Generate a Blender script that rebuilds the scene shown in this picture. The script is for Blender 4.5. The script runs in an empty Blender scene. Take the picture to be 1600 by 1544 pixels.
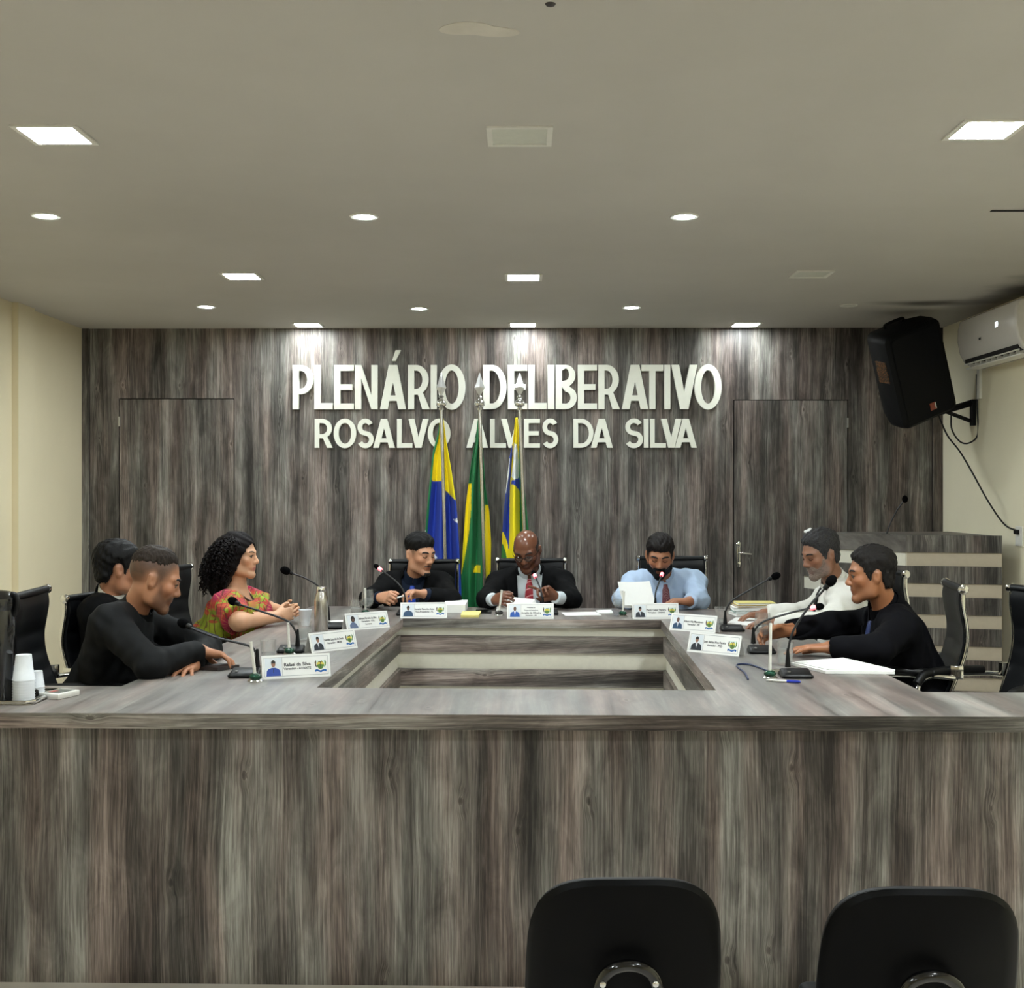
import bpy, bmesh, math, random
import numpy as np
from mathutils import Vector, Matrix, noise as mnoise
from mathutils.bvhtree import BVHTree

random.seed(7)
PI = math.pi
scene = bpy.context.scene
COL = scene.collection

# ------------------------------------------------------------------ camera
EYE = 1.63                 # eye height over the public floor, metres
FPX = 1900.0               # focal length for a 1600 px wide frame
YAW, PITCH = 0.0079, -0.0008
cam_d = bpy.data.cameras.new('camera')
cam_d.sensor_width = 36.0
cam_d.lens = 36.0 * FPX / 1600.0
cam_d.clip_start = 0.05
cam = bpy.data.objects.new('camera', cam_d)
COL.objects.link(cam)
cam.location = (0, 0, EYE)
cam.rotation_euler = (PI / 2 + PITCH, 0, YAW)
scene.camera = cam

# ------------------------------------------------------------------ exposure, world
scene.view_settings.view_transform = 'Standard'
scene.view_settings.look = 'None'
scene.view_settings.gamma = 1.0
scene.view_settings.use_curve_mapping = False
scene.view_settings.exposure = 0.0
world = bpy.data.worlds.new('world')
scene.world = world
world.use_nodes = True
world.node_tree.nodes['Background'].inputs[0].default_value = (0.9, 0.95, 1.0, 1)
world.node_tree.nodes['Background'].inputs[1].default_value = 0.02
PANEL_POWER = 258.0          # emission of the square ceiling panels
WALL_PANEL_POWER = 88.0     # the three panels beside the wood wall are weaker
SPOT_POWER = 360.0           # emission of the round downlights
LAMP_TINT = (0.94, 1.03, 1.05)
scene.cycles.max_bounces = 8
scene.cycles.diffuse_bounces = 4
scene.cycles.glossy_bounces = 4
scene.cycles.transmission_bounces = 8
scene.cycles.transparent_max_bounces = 12
scene.cycles.sample_clamp_indirect = 6.0
scene.cycles.caustics_reflective = False
scene.cycles.caustics_refractive = False

# ------------------------------------------------------------------ measuring helpers
def _ray(u, v):
    x, y, z = (u - 800) / FPX, 1.0, -(v - 772) / FPX
    c, s = math.cos(PITCH), math.sin(PITCH)
    y, z = c * y - s * z, s * y + c * z
    c, s = math.cos(YAW), math.sin(YAW)
    return c * x - s * y, s * x + c * y, z

def at(u, v, Y):
    """The point of the room at distance Y that the photograph shows at (u, v)."""
    d = _ray(u, v)
    t = Y / d[1]
    return Vector((d[0] * t, Y, EYE + d[2] * t))

def on(u, v, Z):
    """The point of the level Z that the photograph shows at (u, v)."""
    d = _ray(u, v)
    t = (Z - EYE) / d[2]
    return Vector((d[0] * t, d[1] * t, Z))

TOP = 0.91        # table top
DAIS = 0.15       # raised floor of the chamber
CEIL = 2.816
YB = 8.75         # face of the wood-clad back wall
XL, XR = -3.17, 3.02

# ------------------------------------------------------------------ mesh helpers
def obj(name, bm, mat=None, parent=None, smooth=False):
    me = bpy.data.meshes.new(name)
    bmesh.ops.recalc_face_normals(bm, faces=bm.faces[:])
    bm.to_mesh(me)
    bm.free()
    return link(name, me, mat, parent, smooth)

def link(name, me, mat=None, parent=None, smooth=False):
    o = bpy.data.objects.new(name, me)
    COL.objects.link(o)
    if mat is not None:
        for m in (mat if isinstance(mat, (list, tuple)) else [mat]):
            me.materials.append(m)
    if smooth:
        me.polygons.foreach_set('use_smooth', [True] * len(me.polygons))
        if smooth != 'all':
            try:
                me.set_sharp_from_angle(angle=math.radians(smooth if smooth is not True else 40))
            except Exception:
                pass
    if parent is not None:
        o.parent = parent
    return o

def tag(o, label=None, cat=None, group=None, kind=None):
    if label: o['label'] = label
    if cat: o['category'] = cat
    if group: o['group'] = group
    if kind: o['kind'] = kind
    return o

def thing(name, label, cat, loc=(0, 0, 0), rz=0.0, group=None):
    o = bpy.data.objects.new(name, None)
    COL.objects.link(o)
    o.empty_display_size = 0.1
    o.location = loc
    o.rotation_euler = (0, 0, rz)
    return tag(o, label, cat, group)

def copy_tree(o, parent=None):
    c = o.copy()
    COL.objects.link(c)
    c.parent = parent
    for ch in list(o.children):
        copy_tree(ch, c)
    return c

def B():
    return bmesh.new()

def box(bm, lo, hi, bev=0.0, M=None, seg=2):
    x0, y0, z0 = lo; x1, y1, z1 = hi
    vs = [bm.verts.new(p) for p in ((x0,y0,z0),(x1,y0,z0),(x1,y1,z0),(x0,y1,z0),(x0,y0,z1),(x1,y0,z1),(x1,y1,z1),(x0,y1,z1))]
    fs = [bm.faces.new([vs[i] for i in f]) for f in ((0,3,2,1),(4,5,6,7),(0,1,5,4),(1,2,6,5),(2,3,7,6),(3,0,4,7))]
    new = list(vs)
    if bev > 0:
        es = list({e for f in fs for e in f.edges})
        r = bmesh.ops.bevel(bm, geom=es, offset=bev, segments=seg, affect='EDGES', profile=0.5)
        new = list({v for f in r['faces'] for v in f.verts} | {v for v in vs if v.is_valid})
        new = list({v for v in new if v.is_valid})
        # all verts linked to these
        stack = list(new); seen = set(new)
        while stack:
            v = stack.pop()
            for e in v.link_edges:
                w = e.other_vert(v)
                if w not in seen:
                    seen.add(w); stack.append(w)
        new = list(seen)
    if M is not None:
        bmesh.ops.transform(bm, matrix=M, verts=new)
    return new

def prism(bm, poly, z0, z1, M=None):
    """Extrude a 2D polygon (x, y) from z0 to z1."""
    a = [bm.verts.new((p[0], p[1], z0)) for p in poly]
    b = [bm.verts.new((p[0], p[1], z1)) for p in poly]
    n = len(poly)
    bm.faces.new(a[::-1]); bm.faces.new(b)
    for i in range(n):
        bm.faces.new((a[i], a[(i+1) % n], b[(i+1) % n], b[i]))
    if M is not None:
        bmesh.ops.transform(bm, matrix=M, verts=a + b)
    return a + b

def lathe(bm, prof, seg=32, M=None, cap=True):
    """prof: list of (r, z)."""
    rings = []
    for r, z in prof:
        if r < 1e-6:
            rings.append([bm.verts.new((0, 0, z))])
        else:
            rings.append([bm.verts.new((r*math.cos(2*PI*i/seg), r*math.sin(2*PI*i/seg), z)) for i in range(seg)])
    for a, b in zip(rings[:-1], rings[1:]):
        if len(a) == 1 and len(b) == 1: continue
        for i in range(seg):
            j = (i+1) % seg
            if len(a) == 1: bm.faces.new((a[0], b[j], b[i]))
            elif len(b) == 1: bm.faces.new((a[i], a[j], b[0]))
            else: bm.faces.new((a[i], a[j], b[j], b[i]))
    if cap:
        if len(rings[0]) > 1: bm.faces.new(rings[0][::-1])
        if len(rings[-1]) > 1: bm.faces.new(rings[-1])
    vs = [v for r in rings for v in r]
    if M is not None:
        bmesh.ops.transform(bm, matrix=M, verts=vs)
    return vs

def smooth_path(pts, n=8):
    """Catmull-Rom through pts."""
    P = [Vector(p) for p in pts]
    if len(P) < 3: return P
    P = [P[0]*2 - P[1]] + P + [P[-1]*2 - P[-2]]
    out = []
    for i in range(1, len(P)-2):
        for k in range(n):
            t = k / n
            a, b, c, d = P[i-1], P[i], P[i+1], P[i+2]
            out.append(0.5*((2*b) + (c-a)*t + (2*a-5*b+4*c-d)*t*t + (3*b-a-3*c+d)*t**3))
    out.append(P[-2])
    return out

def tube(bm, pts, r, seg=8, caps=True, closed=False, flat=1.0):
    """Sweep a circle (radius r, number or list) along pts."""
    P = [Vector(p) for p in pts]
    n = len(P)
    R = r if isinstance(r, (list, tuple)) else [r]*n
    T = []
    for i in range(n):
        if closed: t = P[(i+1) % n] - P[i-1]
        else: t = P[min(i+1, n-1)] - P[max(i-1, 0)]
        T.append(t.normalized() if t.length > 1e-9 else Vector((0,0,1)))
    up = Vector((0,0,1)) if abs(T[0].z) < 0.9 else Vector((1,0,0))
    u = (up - T[0]*up.dot(T[0])).normalized()
    rings = []
    for i in range(n):
        u = (u - T[i]*u.dot(T[i])).normalized()
        w = T[i].cross(u)
        rings.append([bm.verts.new(P[i] + (u*math.cos(2*PI*k/seg)*flat + w*math.sin(2*PI*k/seg))*R[i]) for k in range(seg)])
    m = n if closed else n-1
    for i in range(m):
        a, b = rings[i], rings[(i+1) % n]
        for k in range(seg):
            bm.faces.new((a[k], a[(k+1) % seg], b[(k+1) % seg], b[k]))
    if caps and not closed:
        bm.faces.new(rings[0][::-1]); bm.faces.new(rings[-1])
    return [v for q in rings for v in q]

def ball(bm, c, r, seg=16, M=None):
    rr = r if isinstance(r, (tuple, list)) else (r, r, r)
    mat = Matrix.Translation(Vector(c)) @ (M.to_4x4() if M is not None else Matrix.Identity(4)) @ Matrix.Diagonal((rr[0], rr[1], rr[2], 1))
    bmesh.ops.create_uvsphere(bm, u_segments=seg, v_segments=max(6, seg*2//3), radius=1.0, matrix=mat)

def curve_mesh(splines, extrude, bevel=0.0):
    """Filled 2D outline (polylines, holes inside) with thickness -> mesh data, centred on z=0."""
    cu = bpy.data.curves.new('tmp', 'CURVE')
    cu.dimensions = '2D'; cu.fill_mode = 'BOTH'
    cu.extrude = extrude / 2; cu.bevel_depth = bevel; cu.bevel_resolution = 1
    for pts in splines:
        s = cu.splines.new('POLY')
        s.points.add(len(pts)-1)
        for q, p in zip(s.points, pts): q.co = (p[0], p[1], 0, 1)
        s.use_cyclic_u = True
    o = bpy.data.objects.new('tmp', cu)
    COL.objects.link(o)
    dg = bpy.context.evaluated_depsgraph_get()
    me = bpy.data.meshes.new_from_object(o.evaluated_get(dg))
    bpy.data.objects.remove(o); bpy.data.curves.remove(cu)
    return me

def text_mesh(body, size, extrude=0.0, bold=0.0):
    cu = bpy.data.curves.new('tmp', 'FONT')
    cu.body = body; cu.size = size; cu.extrude = extrude; cu.offset = bold
    cu.align_x = 'CENTER'; cu.align_y = 'CENTER'; cu.resolution_u = 3
    o = bpy.data.objects.new('tmp', cu)
    COL.objects.link(o)
    dg = bpy.context.evaluated_depsgraph_get()
    me = bpy.data.meshes.new_from_object(o.evaluated_get(dg))
    bpy.data.objects.remove(o); bpy.data.curves.remove(cu)
    return me

def Rz(a): return Matrix.Rotation(a, 4, 'Z')
def Rx(a): return Matrix.Rotation(a, 4, 'X')
def Ry(a): return Matrix.Rotation(a, 4, 'Y')
def T(*p): return Matrix.Translation(Vector(p[0] if len(p) == 1 else p))

# ------------------------------------------------------------------ materials
def srgb(r, g, b):
    f = lambda c: (c/255/12.92) if c/255 <= 0.04045 else ((c/255+0.055)/1.055)**2.4
    return (f(r), f(g), f(b), 1.0)

class Nt:
    def __init__(self, name):
        self.m = bpy.data.materials.new(name)
        self.m.use_nodes = True
        self.nt = self.m.node_tree
        self.bs = self.nt.nodes['Principled BSDF']
        self.out = self.nt.nodes['Material Output']
    def n(self, kind, **kw):
        nd = self.nt.nodes.new('ShaderNode' + kind)
        for k, v in kw.items():
            setattr(nd, k, v)
        return nd
    def l(self, a, b):
        self.nt.links.new(a, b)
    def math(self, op, a, b=None, clamp=False):
        nd = self.n('Math', operation=op, use_clamp=clamp)
        for i, x in enumerate((a, b)):
            if x is None: continue
            if isinstance(x, (int, float)): nd.inputs[i].default_value = x
            else: self.l(x, nd.inputs[i])
        return nd.outputs[0]
    def mix(self, f, a, b, blend='MIX'):
        nd = self.n('MixRGB', blend_type=blend)
        for i, x in enumerate((f, a, b)):
            if isinstance(x, (int, float)): nd.inputs[i].default_value = x
            elif isinstance(x, (tuple, list)): nd.inputs[i].default_value = x
            else: self.l(x, nd.inputs[i])
        return nd.outputs[0]
    def ramp(self, f, stops, interp='LINEAR'):
        nd = self.n('ValToRGB')
        cr = nd.color_ramp
        cr.interpolation = interp
        while len(cr.elements) < len(stops): cr.elements.new(0.5)
        for e, (p, c) in zip(cr.elements, stops):
            e.position = p; e.color = c if len(c) == 4 else (*c, 1)
        self.l(f, nd.inputs[0])
        return nd.outputs[0]
    def coords(self, scale=(1,1,1), rot=(0,0,0), loc=(0,0,0), kind='Object'):
        tc = self.n('TexCoord'); mp = self.n('Mapping')
        self.l(tc.outputs[kind], mp.inputs[0])
        mp.inputs['Scale'].default_value = scale
        mp.inputs['Rotation'].default_value = rot
        mp.inputs['Location'].default_value = loc
        return mp.outputs[0]
    def noise(self, vec, scale, detail=4, rough=0.55, dist=0.0):
        nd = self.n('TexNoise')
        if vec is not None: self.l(vec, nd.inputs['Vector'])
        nd.inputs['Scale'].default_value = scale
        nd.inputs['Detail'].default_value = detail
        nd.inputs['Roughness'].default_value = rough
        nd.inputs['Distortion'].default_value = dist
        return nd.outputs['Fac']
    def bump(self, h, strength=0.2, dist=0.01):
        nd = self.n('Bump')
        nd.inputs['Strength'].default_value = strength
        nd.inputs['Distance'].default_value = dist
        self.l(h, nd.inputs['Height'])
        self.l(nd.outputs[0], self.bs.inputs['Normal'])
    def set(self, **kw):
        for k, v in kw.items():
            self.bs.inputs[k.replace('_', ' ')].default_value = v

def plain(name, col, rough=0.5, metal=0.0, spec=0.5, noise=0.0, bump=0.0, nscale=30.0, coat=0.0):
    t = Nt(name)
    t.set(Base_Color=col, Roughness=rough, Metallic=metal)
    t.bs.inputs['Specular IOR Level'].default_value = spec
    if coat: t.bs.inputs['Coat Weight'].default_value = coat
    f = t.noise(t.coords(), nscale, 5)
    amt = noise if noise else 0.04
    dk = tuple(c*(1-amt) for c in col[:3]) + (1,)
    lt = tuple(min(1, c*(1+amt)) for c in col[:3]) + (1,)
    t.l(t.ramp(f, [(0.3, dk), (0.7, lt)]), t.bs.inputs['Base Color'])
    if bump: t.bump(f, bump, 0.004)
    return t.m

def wood(name, along='z', tone=1.0, rough=0.45, light=0.0, spec=0.4, shift=(0,0,0), bump=0.12, contrast=1.0, fib=.40):
    """Grey-brown weathered pine laminate with grain, knots and plank-wide tone changes."""
    t = Nt(name)
    tc = t.coords(loc=shift)
    sp = t.n('SeparateXYZ'); t.l(tc, sp.inputs[0])
    x, y, z = sp.outputs
    A0, L = {'z': (t.math('ADD', x, t.math('MULTIPLY', y, .9)), z), 'y': (t.math('ADD', x, t.math('MULTIPLY', z, .9)), y), 'x': (t.math('ADD', z, t.math('MULTIPLY', y, .9)), x)}[along]
    def vec(a, sa, l, sl, off=0.0):
        cb = t.n('CombineXYZ')
        t.l(t.math('ADD', t.math('MULTIPLY', a, sa), off), cb.inputs[0]); t.l(t.math('MULTIPLY', l, sl), cb.inputs[1])
        return cb.outputs[0]
    def nz(v, detail=3, rg=.55, dist=0.0):
        nd = t.n('TexNoise'); nd.noise_dimensions = '2D'; t.l(v, nd.inputs['Vector'])
        nd.inputs['Scale'].default_value = 1.0; nd.inputs['Detail'].default_value = detail
        nd.inputs['Roughness'].default_value = rg; nd.inputs['Distortion'].default_value = dist
        return nd.outputs['Fac']
    # knots
    vo = t.n('TexVoronoi'); vo.voronoi_dimensions = '2D'; vo.inputs['Scale'].default_value = 1.0
    t.l(vec(A0, 4.6, L, 2.3, .37), vo.inputs['Vector'])
    kd = t.math('ADD', vo.outputs['Distance'], t.math('MULTIPLY', t.math('SUBTRACT', nz(vec(A0, 30, L, 14), 2), .5), .05))
    near = t.ramp(kd, [(0.0, (1,1,1)), (.07, (.5,.5,.5)), (.17, (0,0,0))], 'EASE')
    pick = t.n('SeparateColor'); t.l(vo.outputs['Color'], pick.inputs[0])
    has = t.math('GREATER_THAN', pick.outputs[0], .58)
    near = t.math('MULTIPLY', near, has)
    # the grain swerves and runs round the knots
    A = t.math('ADD', A0, t.math('MULTIPLY', t.math('SUBTRACT', nz(vec(A0, 2.2, L, 1.1), 2), .5), .035))
    A = t.math('ADD', A, t.math('MULTIPLY', near, .016))
    plank = nz(vec(A, 6.5, L, .55, 4.0), 1, .4)
    broad = nz(vec(A, 17, L, 1.0), 3, .55, .2)
    blot = nz(vec(A0, 13, L, 4.0, 7.0), 5, .62, .5)
    ring = nz(vec(A, 115, L, 1.5, 2.0), 3, .62)
    fibre = nz(vec(A, 330, L, 7.0), 3, .65)
    f = t.math('ADD', t.math('MULTIPLY', plank, .50), t.math('MULTIPLY', broad, .46))
    f = t.math('ADD', f, t.math('MULTIPLY', blot, .34))
    f = t.math('ADD', f, t.math('MULTIPLY', ring, .42))
    f = t.math('ADD', f, t.math('MULTIPLY', fibre, fib))
    f = t.math('SUBTRACT', f, .36+.5*fib)          # now centred on one half
    f = t.math('ADD', t.math('MULTIPLY', f, contrast), .5-.5*contrast)
    def c(r, g, b):
        q = srgb(r, g, b)
        return tuple(min(1, (k*tone) + light*(0.22-k)) for k in q[:3]) + (1,)
    col = t.ramp(f, [(0.26, c(42, 38, 35)), (0.40, c(78, 73, 69)), (0.50, c(105, 100, 95)), (0.60, c(132, 127, 121)), (0.78, c(180, 176, 169))])
    hue = nz(vec(A, 8, L, .9, 11.0), 2, .5, .2)
    col = t.mix(1.0, col, t.ramp(hue, [(0.34, (1.10, .955, .925, 1)), (0.5, (1.03, .985, .965, 1)), (0.64, (.97, 1.0, .985, 1))]), 'MULTIPLY')
    kn = t.ramp(kd, [(0.0, (.40,.37,.35)), (.024, (.55,.52,.50)), (.036, (1.18,1.16,1.14)), (.062, (1.0,1.0,1.0)), (.10, (.80,.79,.78)), (.22, (1,1,1))])
    col = t.mix(t.math('MULTIPLY', has, .85), col, kn, 'MULTIPLY')
    t.l(col, t.bs.inputs['Base Color'])
    t.bs.inputs['Specular IOR Level'].default_value = spec
    t.l(t.ramp(ring, [(0.3, (rough*0.9,)*3), (0.7, (min(1, rough*1.15),)*3)]), t.bs.inputs['Roughness'])
    if bump: t.bump(t.math('ADD', fibre, ring), bump, 0.002)
    return t.m

def emit(name, col, strength):
    t = Nt(name)
    t.set(Base_Color=(0.9, 0.9, 0.9, 1))
    t.bs.inputs['Emission Color'].default_value = (*col[:3], 1)
    t.bs.inputs['Emission Strength'].default_value = strength
    return t.m

def glass(name, tint=(1, 1, 1, 1), rough=0.06, op=0.04):
    """Thin clear glass: mostly transparent, glossy by angle, slightly milky."""
    t = Nt(name)
    tr = t.n('BsdfTransparent'); tr.inputs[0].default_value = tint
    gl = t.n('BsdfGlossy'); gl.inputs['Roughness'].default_value = rough
    lw = t.n('LayerWeight'); lw.inputs[0].default_value = 0.35
    mx = t.n('MixShader')
    t.l(t.math('ADD', t.math('MULTIPLY', lw.outputs['Facing'], 0.32), 0.03, True), mx.inputs[0])
    t.l(tr.outputs[0], mx.inputs[1]); t.l(gl.outputs[0], mx.inputs[2])
    df = t.n('BsdfDiffuse'); df.inputs[0].default_value = (0.75, 0.78, 0.76, 1)
    m2 = t.n('MixShader'); m2.inputs[0].default_value = op
    t.l(mx.outputs[0], m2.inputs[1]); t.l(df.outputs[0], m2.inputs[2])
    t.l(m2.outputs[0], t.out.inputs[0])
    return t.m

M = {}
M['wall'] = plain('beige wall paint', srgb(228, 216, 184), 0.6, noise=0.02, nscale=3, spec=0.3)
def ceiling_mat():
    t = Nt('white ceiling plaster')
    f = t.noise(t.coords(), 0.9, 5, 0.6)
    c = t.ramp(f, [(0.35, srgb(188, 184, 177)), (0.7, srgb(195, 191, 184))])
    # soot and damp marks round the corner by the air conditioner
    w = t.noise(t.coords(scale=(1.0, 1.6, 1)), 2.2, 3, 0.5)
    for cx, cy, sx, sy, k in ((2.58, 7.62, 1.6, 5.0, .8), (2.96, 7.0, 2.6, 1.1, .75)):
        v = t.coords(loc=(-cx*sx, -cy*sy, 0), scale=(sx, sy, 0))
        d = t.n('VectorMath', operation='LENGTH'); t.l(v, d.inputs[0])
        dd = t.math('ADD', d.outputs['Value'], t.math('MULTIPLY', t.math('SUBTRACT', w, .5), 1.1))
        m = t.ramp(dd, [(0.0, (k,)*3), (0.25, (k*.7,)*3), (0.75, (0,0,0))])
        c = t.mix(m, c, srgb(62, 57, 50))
    t.l(c, t.bs.inputs['Base Color'])
    t.set(Roughness=0.7); t.bs.inputs['Specular IOR Level'].default_value = 0.25
    return t.m
M['wall_brightened'] = plain('brightened wall paint', srgb(246, 238, 210), 0.6, noise=0.02, nscale=3, spec=0.3)  # paler copy of the wall paint: extra light on wall_right put into its colour
M['ceiling'] = ceiling_mat()
M['floor'] = plain('pale porcelain floor', srgb(214, 208, 200), 0.25, noise=0.03, nscale=4)
M['wood_wall'] = wood('weathered wood cladding', 'z', 0.86, 0.5, shift=(0.3, 0, 0))
M['wood_door'] = wood('weathered wood door', 'z', 0.80, 0.5, shift=(1.7, 0, 0.6))
M['wood_front'] = wood('weathered wood front panel', 'z', 0.90, 0.5, shift=(4.2, 0, 2.6))
M['wood_top'] = wood('weathered wood table top', 'y', 1.05, 0.38, 0.06, spec=1.0, shift=(2.2, 0.4, 0), bump=0.0, contrast=.62, fib=.08)
M['wood_edge'] = wood('weathered wood edge band', 'x', 0.95, 0.45, shift=(0.2, 4, 1))
M['wood_slat'] = wood('weathered wood slat', 'x', 0.95, 0.45, shift=(3.2, 4, 1))
M['wood_slat_y'] = wood('weathered wood side slat', 'y', 0.95, 0.45, shift=(3.2, 1, 1))
M['wood_trim'] = wood('weathered wood trim', 'z', 0.75, 0.5, shift=(7.7, 0, 0.6))
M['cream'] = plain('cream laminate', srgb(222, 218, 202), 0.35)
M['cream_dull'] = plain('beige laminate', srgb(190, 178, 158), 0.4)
M['gap'] = plain('dark gap', srgb(18, 15, 14), 0.9)
M['letter'] = plain('cream lettering', srgb(236, 236, 222), 0.45, noise=0.02)
M['lamp_frame'] = plain('white lamp frame', srgb(222, 220, 212), 0.5)
M['lamp_on'] = emit('lit led diffuser', LAMP_TINT, PANEL_POWER)
M['lamp_strong'] = emit('bright lit led diffuser', LAMP_TINT, PANEL_POWER*2.4)
M['lamp_wall'] = emit('lit led diffuser by the wall', LAMP_TINT, WALL_PANEL_POWER)
M['spot_on'] = emit('lit downlight lens', LAMP_TINT, SPOT_POWER)
M['lamp_off'] = plain('unlit led diffuser', srgb(208, 209, 198), 0.35)
M['black_leather'] = plain('black leather', srgb(17, 18, 20), 0.42, spec=.3, noise=0.12, bump=0.05, nscale=180)
M['black_plastic'] = plain('black plastic', srgb(9, 9, 10), 0.45, spec=.25, noise=0.08)
M['gloss_black'] = plain('gloss black metal', srgb(10, 10, 11), 0.15, coat=0.5)
M['shell'] = plain('satin black shell', srgb(3, 3, 4), 0.5, spec=.12, noise=0.1, nscale=90)
M['chrome'] = plain('chrome', (0.78, 0.78, 0.77, 1), 0.12, metal=1.0)
M['steel'] = plain('brushed steel', (0.62, 0.60, 0.56, 1), 0.26, metal=1.0)
M['grey_metal'] = plain('aluminium', (0.55, 0.55, 0.54, 1), 0.35, metal=1.0)
M['foam'] = plain('black foam', srgb(6, 6, 7), 0.95, spec=.05, noise=0.3, bump=0.3, nscale=400)
M['white_plastic'] = plain('white plastic', srgb(232, 230, 222), 0.35)
M['paper'] = plain('white paper', srgb(238, 238, 234), 0.7, noise=0.01)
M['card'] = plain('white card', srgb(240, 240, 236), 0.5, noise=0.01)
M['ink'] = plain('grey ink', srgb(40, 40, 46), 0.8)
M['ink_light'] = plain('pale grey ink', srgb(150, 152, 156), 0.8)
M['cable'] = plain('black cable', srgb(20, 20, 22), 0.5)
M['blue_cable'] = plain('dark blue cable', srgb(36, 48, 84), 0.5)
M['glass'] = glass('clear glass')
M['water'] = glass('water in glass', (0.93, 0.95, 0.94, 1), 0.02, 0.10)
M['green_base'] = plain('dark green marble', srgb(16, 62, 44), 0.15, noise=0.4, nscale=60)
M['stick'] = plain('white stick', srgb(226, 224, 214), 0.4)
M['led_red'] = emit('red light ring', (1.0, 0.03, 0.07), 2.5)
M['yellow_paper'] = plain('yellow paper', srgb(226, 214, 130), 0.7)
M['tan'] = plain('tan board', srgb(176, 148, 96), 0.6)
M['teal'] = plain('teal cover', srgb(70, 140, 130), 0.5)
M['dark_book'] = plain('dark cover', srgb(48, 40, 38), 0.5)
M['blue_pen'] = plain('blue pen cap', srgb(30, 48, 160), 0.3)
M['cup'] = plain('translucent white plastic cup', srgb(232, 236, 240), 0.4, spec=0.4)

# ------------------------------------------------------------------ room shell
def structure(name, bm, mat, parent=None, smooth=False):
    o = obj(name, bm, mat, parent, smooth)
    if parent is None: o['kind'] = 'structure'
    return o

YR = -4.5
def slab(name, lo, hi, mat):
    b = B(); box(b, lo, hi)
    return structure(name, b, mat)

slab('floor', (XL-.3, YR-.2, -0.12), (XR+.3, YB+.3, 0.0), M['floor'])
slab('floor_dais', (XL+.002, 4.27, 0.001), (XR-.002, YB-.002, DAIS), M['floor'])
b = B(); box(b, (XL-.3, YR-.2, CEIL), (XR+.3, YB+.3, CEIL+.15))
structure('ceiling', b, M['ceiling'])
slab('wall_right', (XR, YR-.2, -0.02), (XR+.2, YB+.3, CEIL+.05), M['wall_brightened'])
b = B()
box(b, (XL-.2, YR-.2, -0.02), (XL, YB+.3, CEIL+.05))
structure('wall_left', b, M['wall'])
b = B(); box(b, (XL-.05, 7.54, 0.0), (XL+.04, 7.80, CEIL+.02))
structure('trim_1', b, M['wall'])
slab('wall_rear', (XL-.2, YR-.2, -0.02), (XR+.2, YR, CEIL+.05), M['wall'])

# back wall: cladding boards around two flush doors
def back_rect(u0, u1, v0, v1):
    p, q = at(u0, v0, YB), at(u1, v1, YB)
    return p.x, q.x, p.z, q.z
dl = (at(187, 624, YB).x, at(365, 624, YB).x, at(276, 624, YB).z)
dr = (at(1147, 626, YB).x, at(1324, 626, YB).x, at(1240, 626, YB).z)
b = B(); box(b, (XL-.2, YB+.02, -.02), (XR+.2, YB+.3, CEIL+.05))
structure('wall_back', b, M['gap'])
b = B()
xl, xr = at(140, 700, YB).x, at(1457, 700, YB).x
g = 0.006
z0, zt = DAIS, CEIL
# boards as one cladding sheet with the door openings left out
for (a0, a1, c0, c1) in ((xl+.004, dl[0]-g, z0, zt), (dl[0]-g, dl[1]+g, dl[2]+g, zt), (dl[1]+g, dr[0]-g, z0, zt),
                         (dr[0]-g, dr[1]+g, dr[2]+g, zt), (dr[1]+g, xr-.004, z0, zt)):
    box(b, (a0, YB, c0), (a1, YB+.03, c1))
structure('wall_cladding', b, M['wood_wall'])
b = B(); box(b, (XL, YB-.012, z0), (xl, YB+.03, zt), 0.002)
structure('trim_2', b, M['wood_trim'])
b = B(); box(b, (xr, YB-.012, z0), (XR, YB+.03, zt), 0.002)
structure('trim_3', b, M['wood_trim'])
def door(n, d, hinge_x, mat):
    b = B(); box(b, (d[0]+.001, YB-.002, DAIS+.006), (d[1]-.001, YB+.028, d[2]), 0.001)
    o = structure('door_%d' % n, b, mat)
    for z in (d[2]-.16, DAIS+.3):
        h = B(); box(h, (hinge_x-.006, YB-.008, z-.035), (hinge_x+.006, YB+.002, z+.035), .001)
        obj('hinge', h, M['grey_metal'], o)
    return o
d1 = door(1, dl, dl[0]-.002, M['wood_door'])
d2 = door(2, dr, dr[1]+.002, M['wood_door'])
# lever handle of the right door: lock plate, lever, key barrel
hp = at(1154, 864, YB)
b = B(); ball(b, (hp.x, YB-.012, hp.z+.062), (.014, .010, .022)); tube(b, [(hp.x, YB-.008, hp.z+.05), (hp.x, YB-.008, hp.z-.10)], .011, 10)
box(b, (hp.x-.016, YB-.012, hp.z-.10), (hp.x+.016, YB-.002, hp.z+.075), .004)
ph = obj('handle_plate', b, M['chrome'], d2, True)
b = B(); tube(b, [(hp.x, YB-.01, hp.z), (hp.x, YB-.05, hp.z), (hp.x+.02, YB-.055, hp.z), (hp.x+.085, YB-.05, hp.z-.006)], [.009, .009, .009, .006], 10)
obj('handle_lever', b, M['chrome'], ph, True)
b = B(); lathe(b, [(0.001, 0), (.012, 0), (.012, .012), (.001, .014)], 16, T(hp.x, YB-.012, hp.z-.075) @ Rx(PI/2))
obj('lock_barrel', b, M['chrome'], ph, True)

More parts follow.
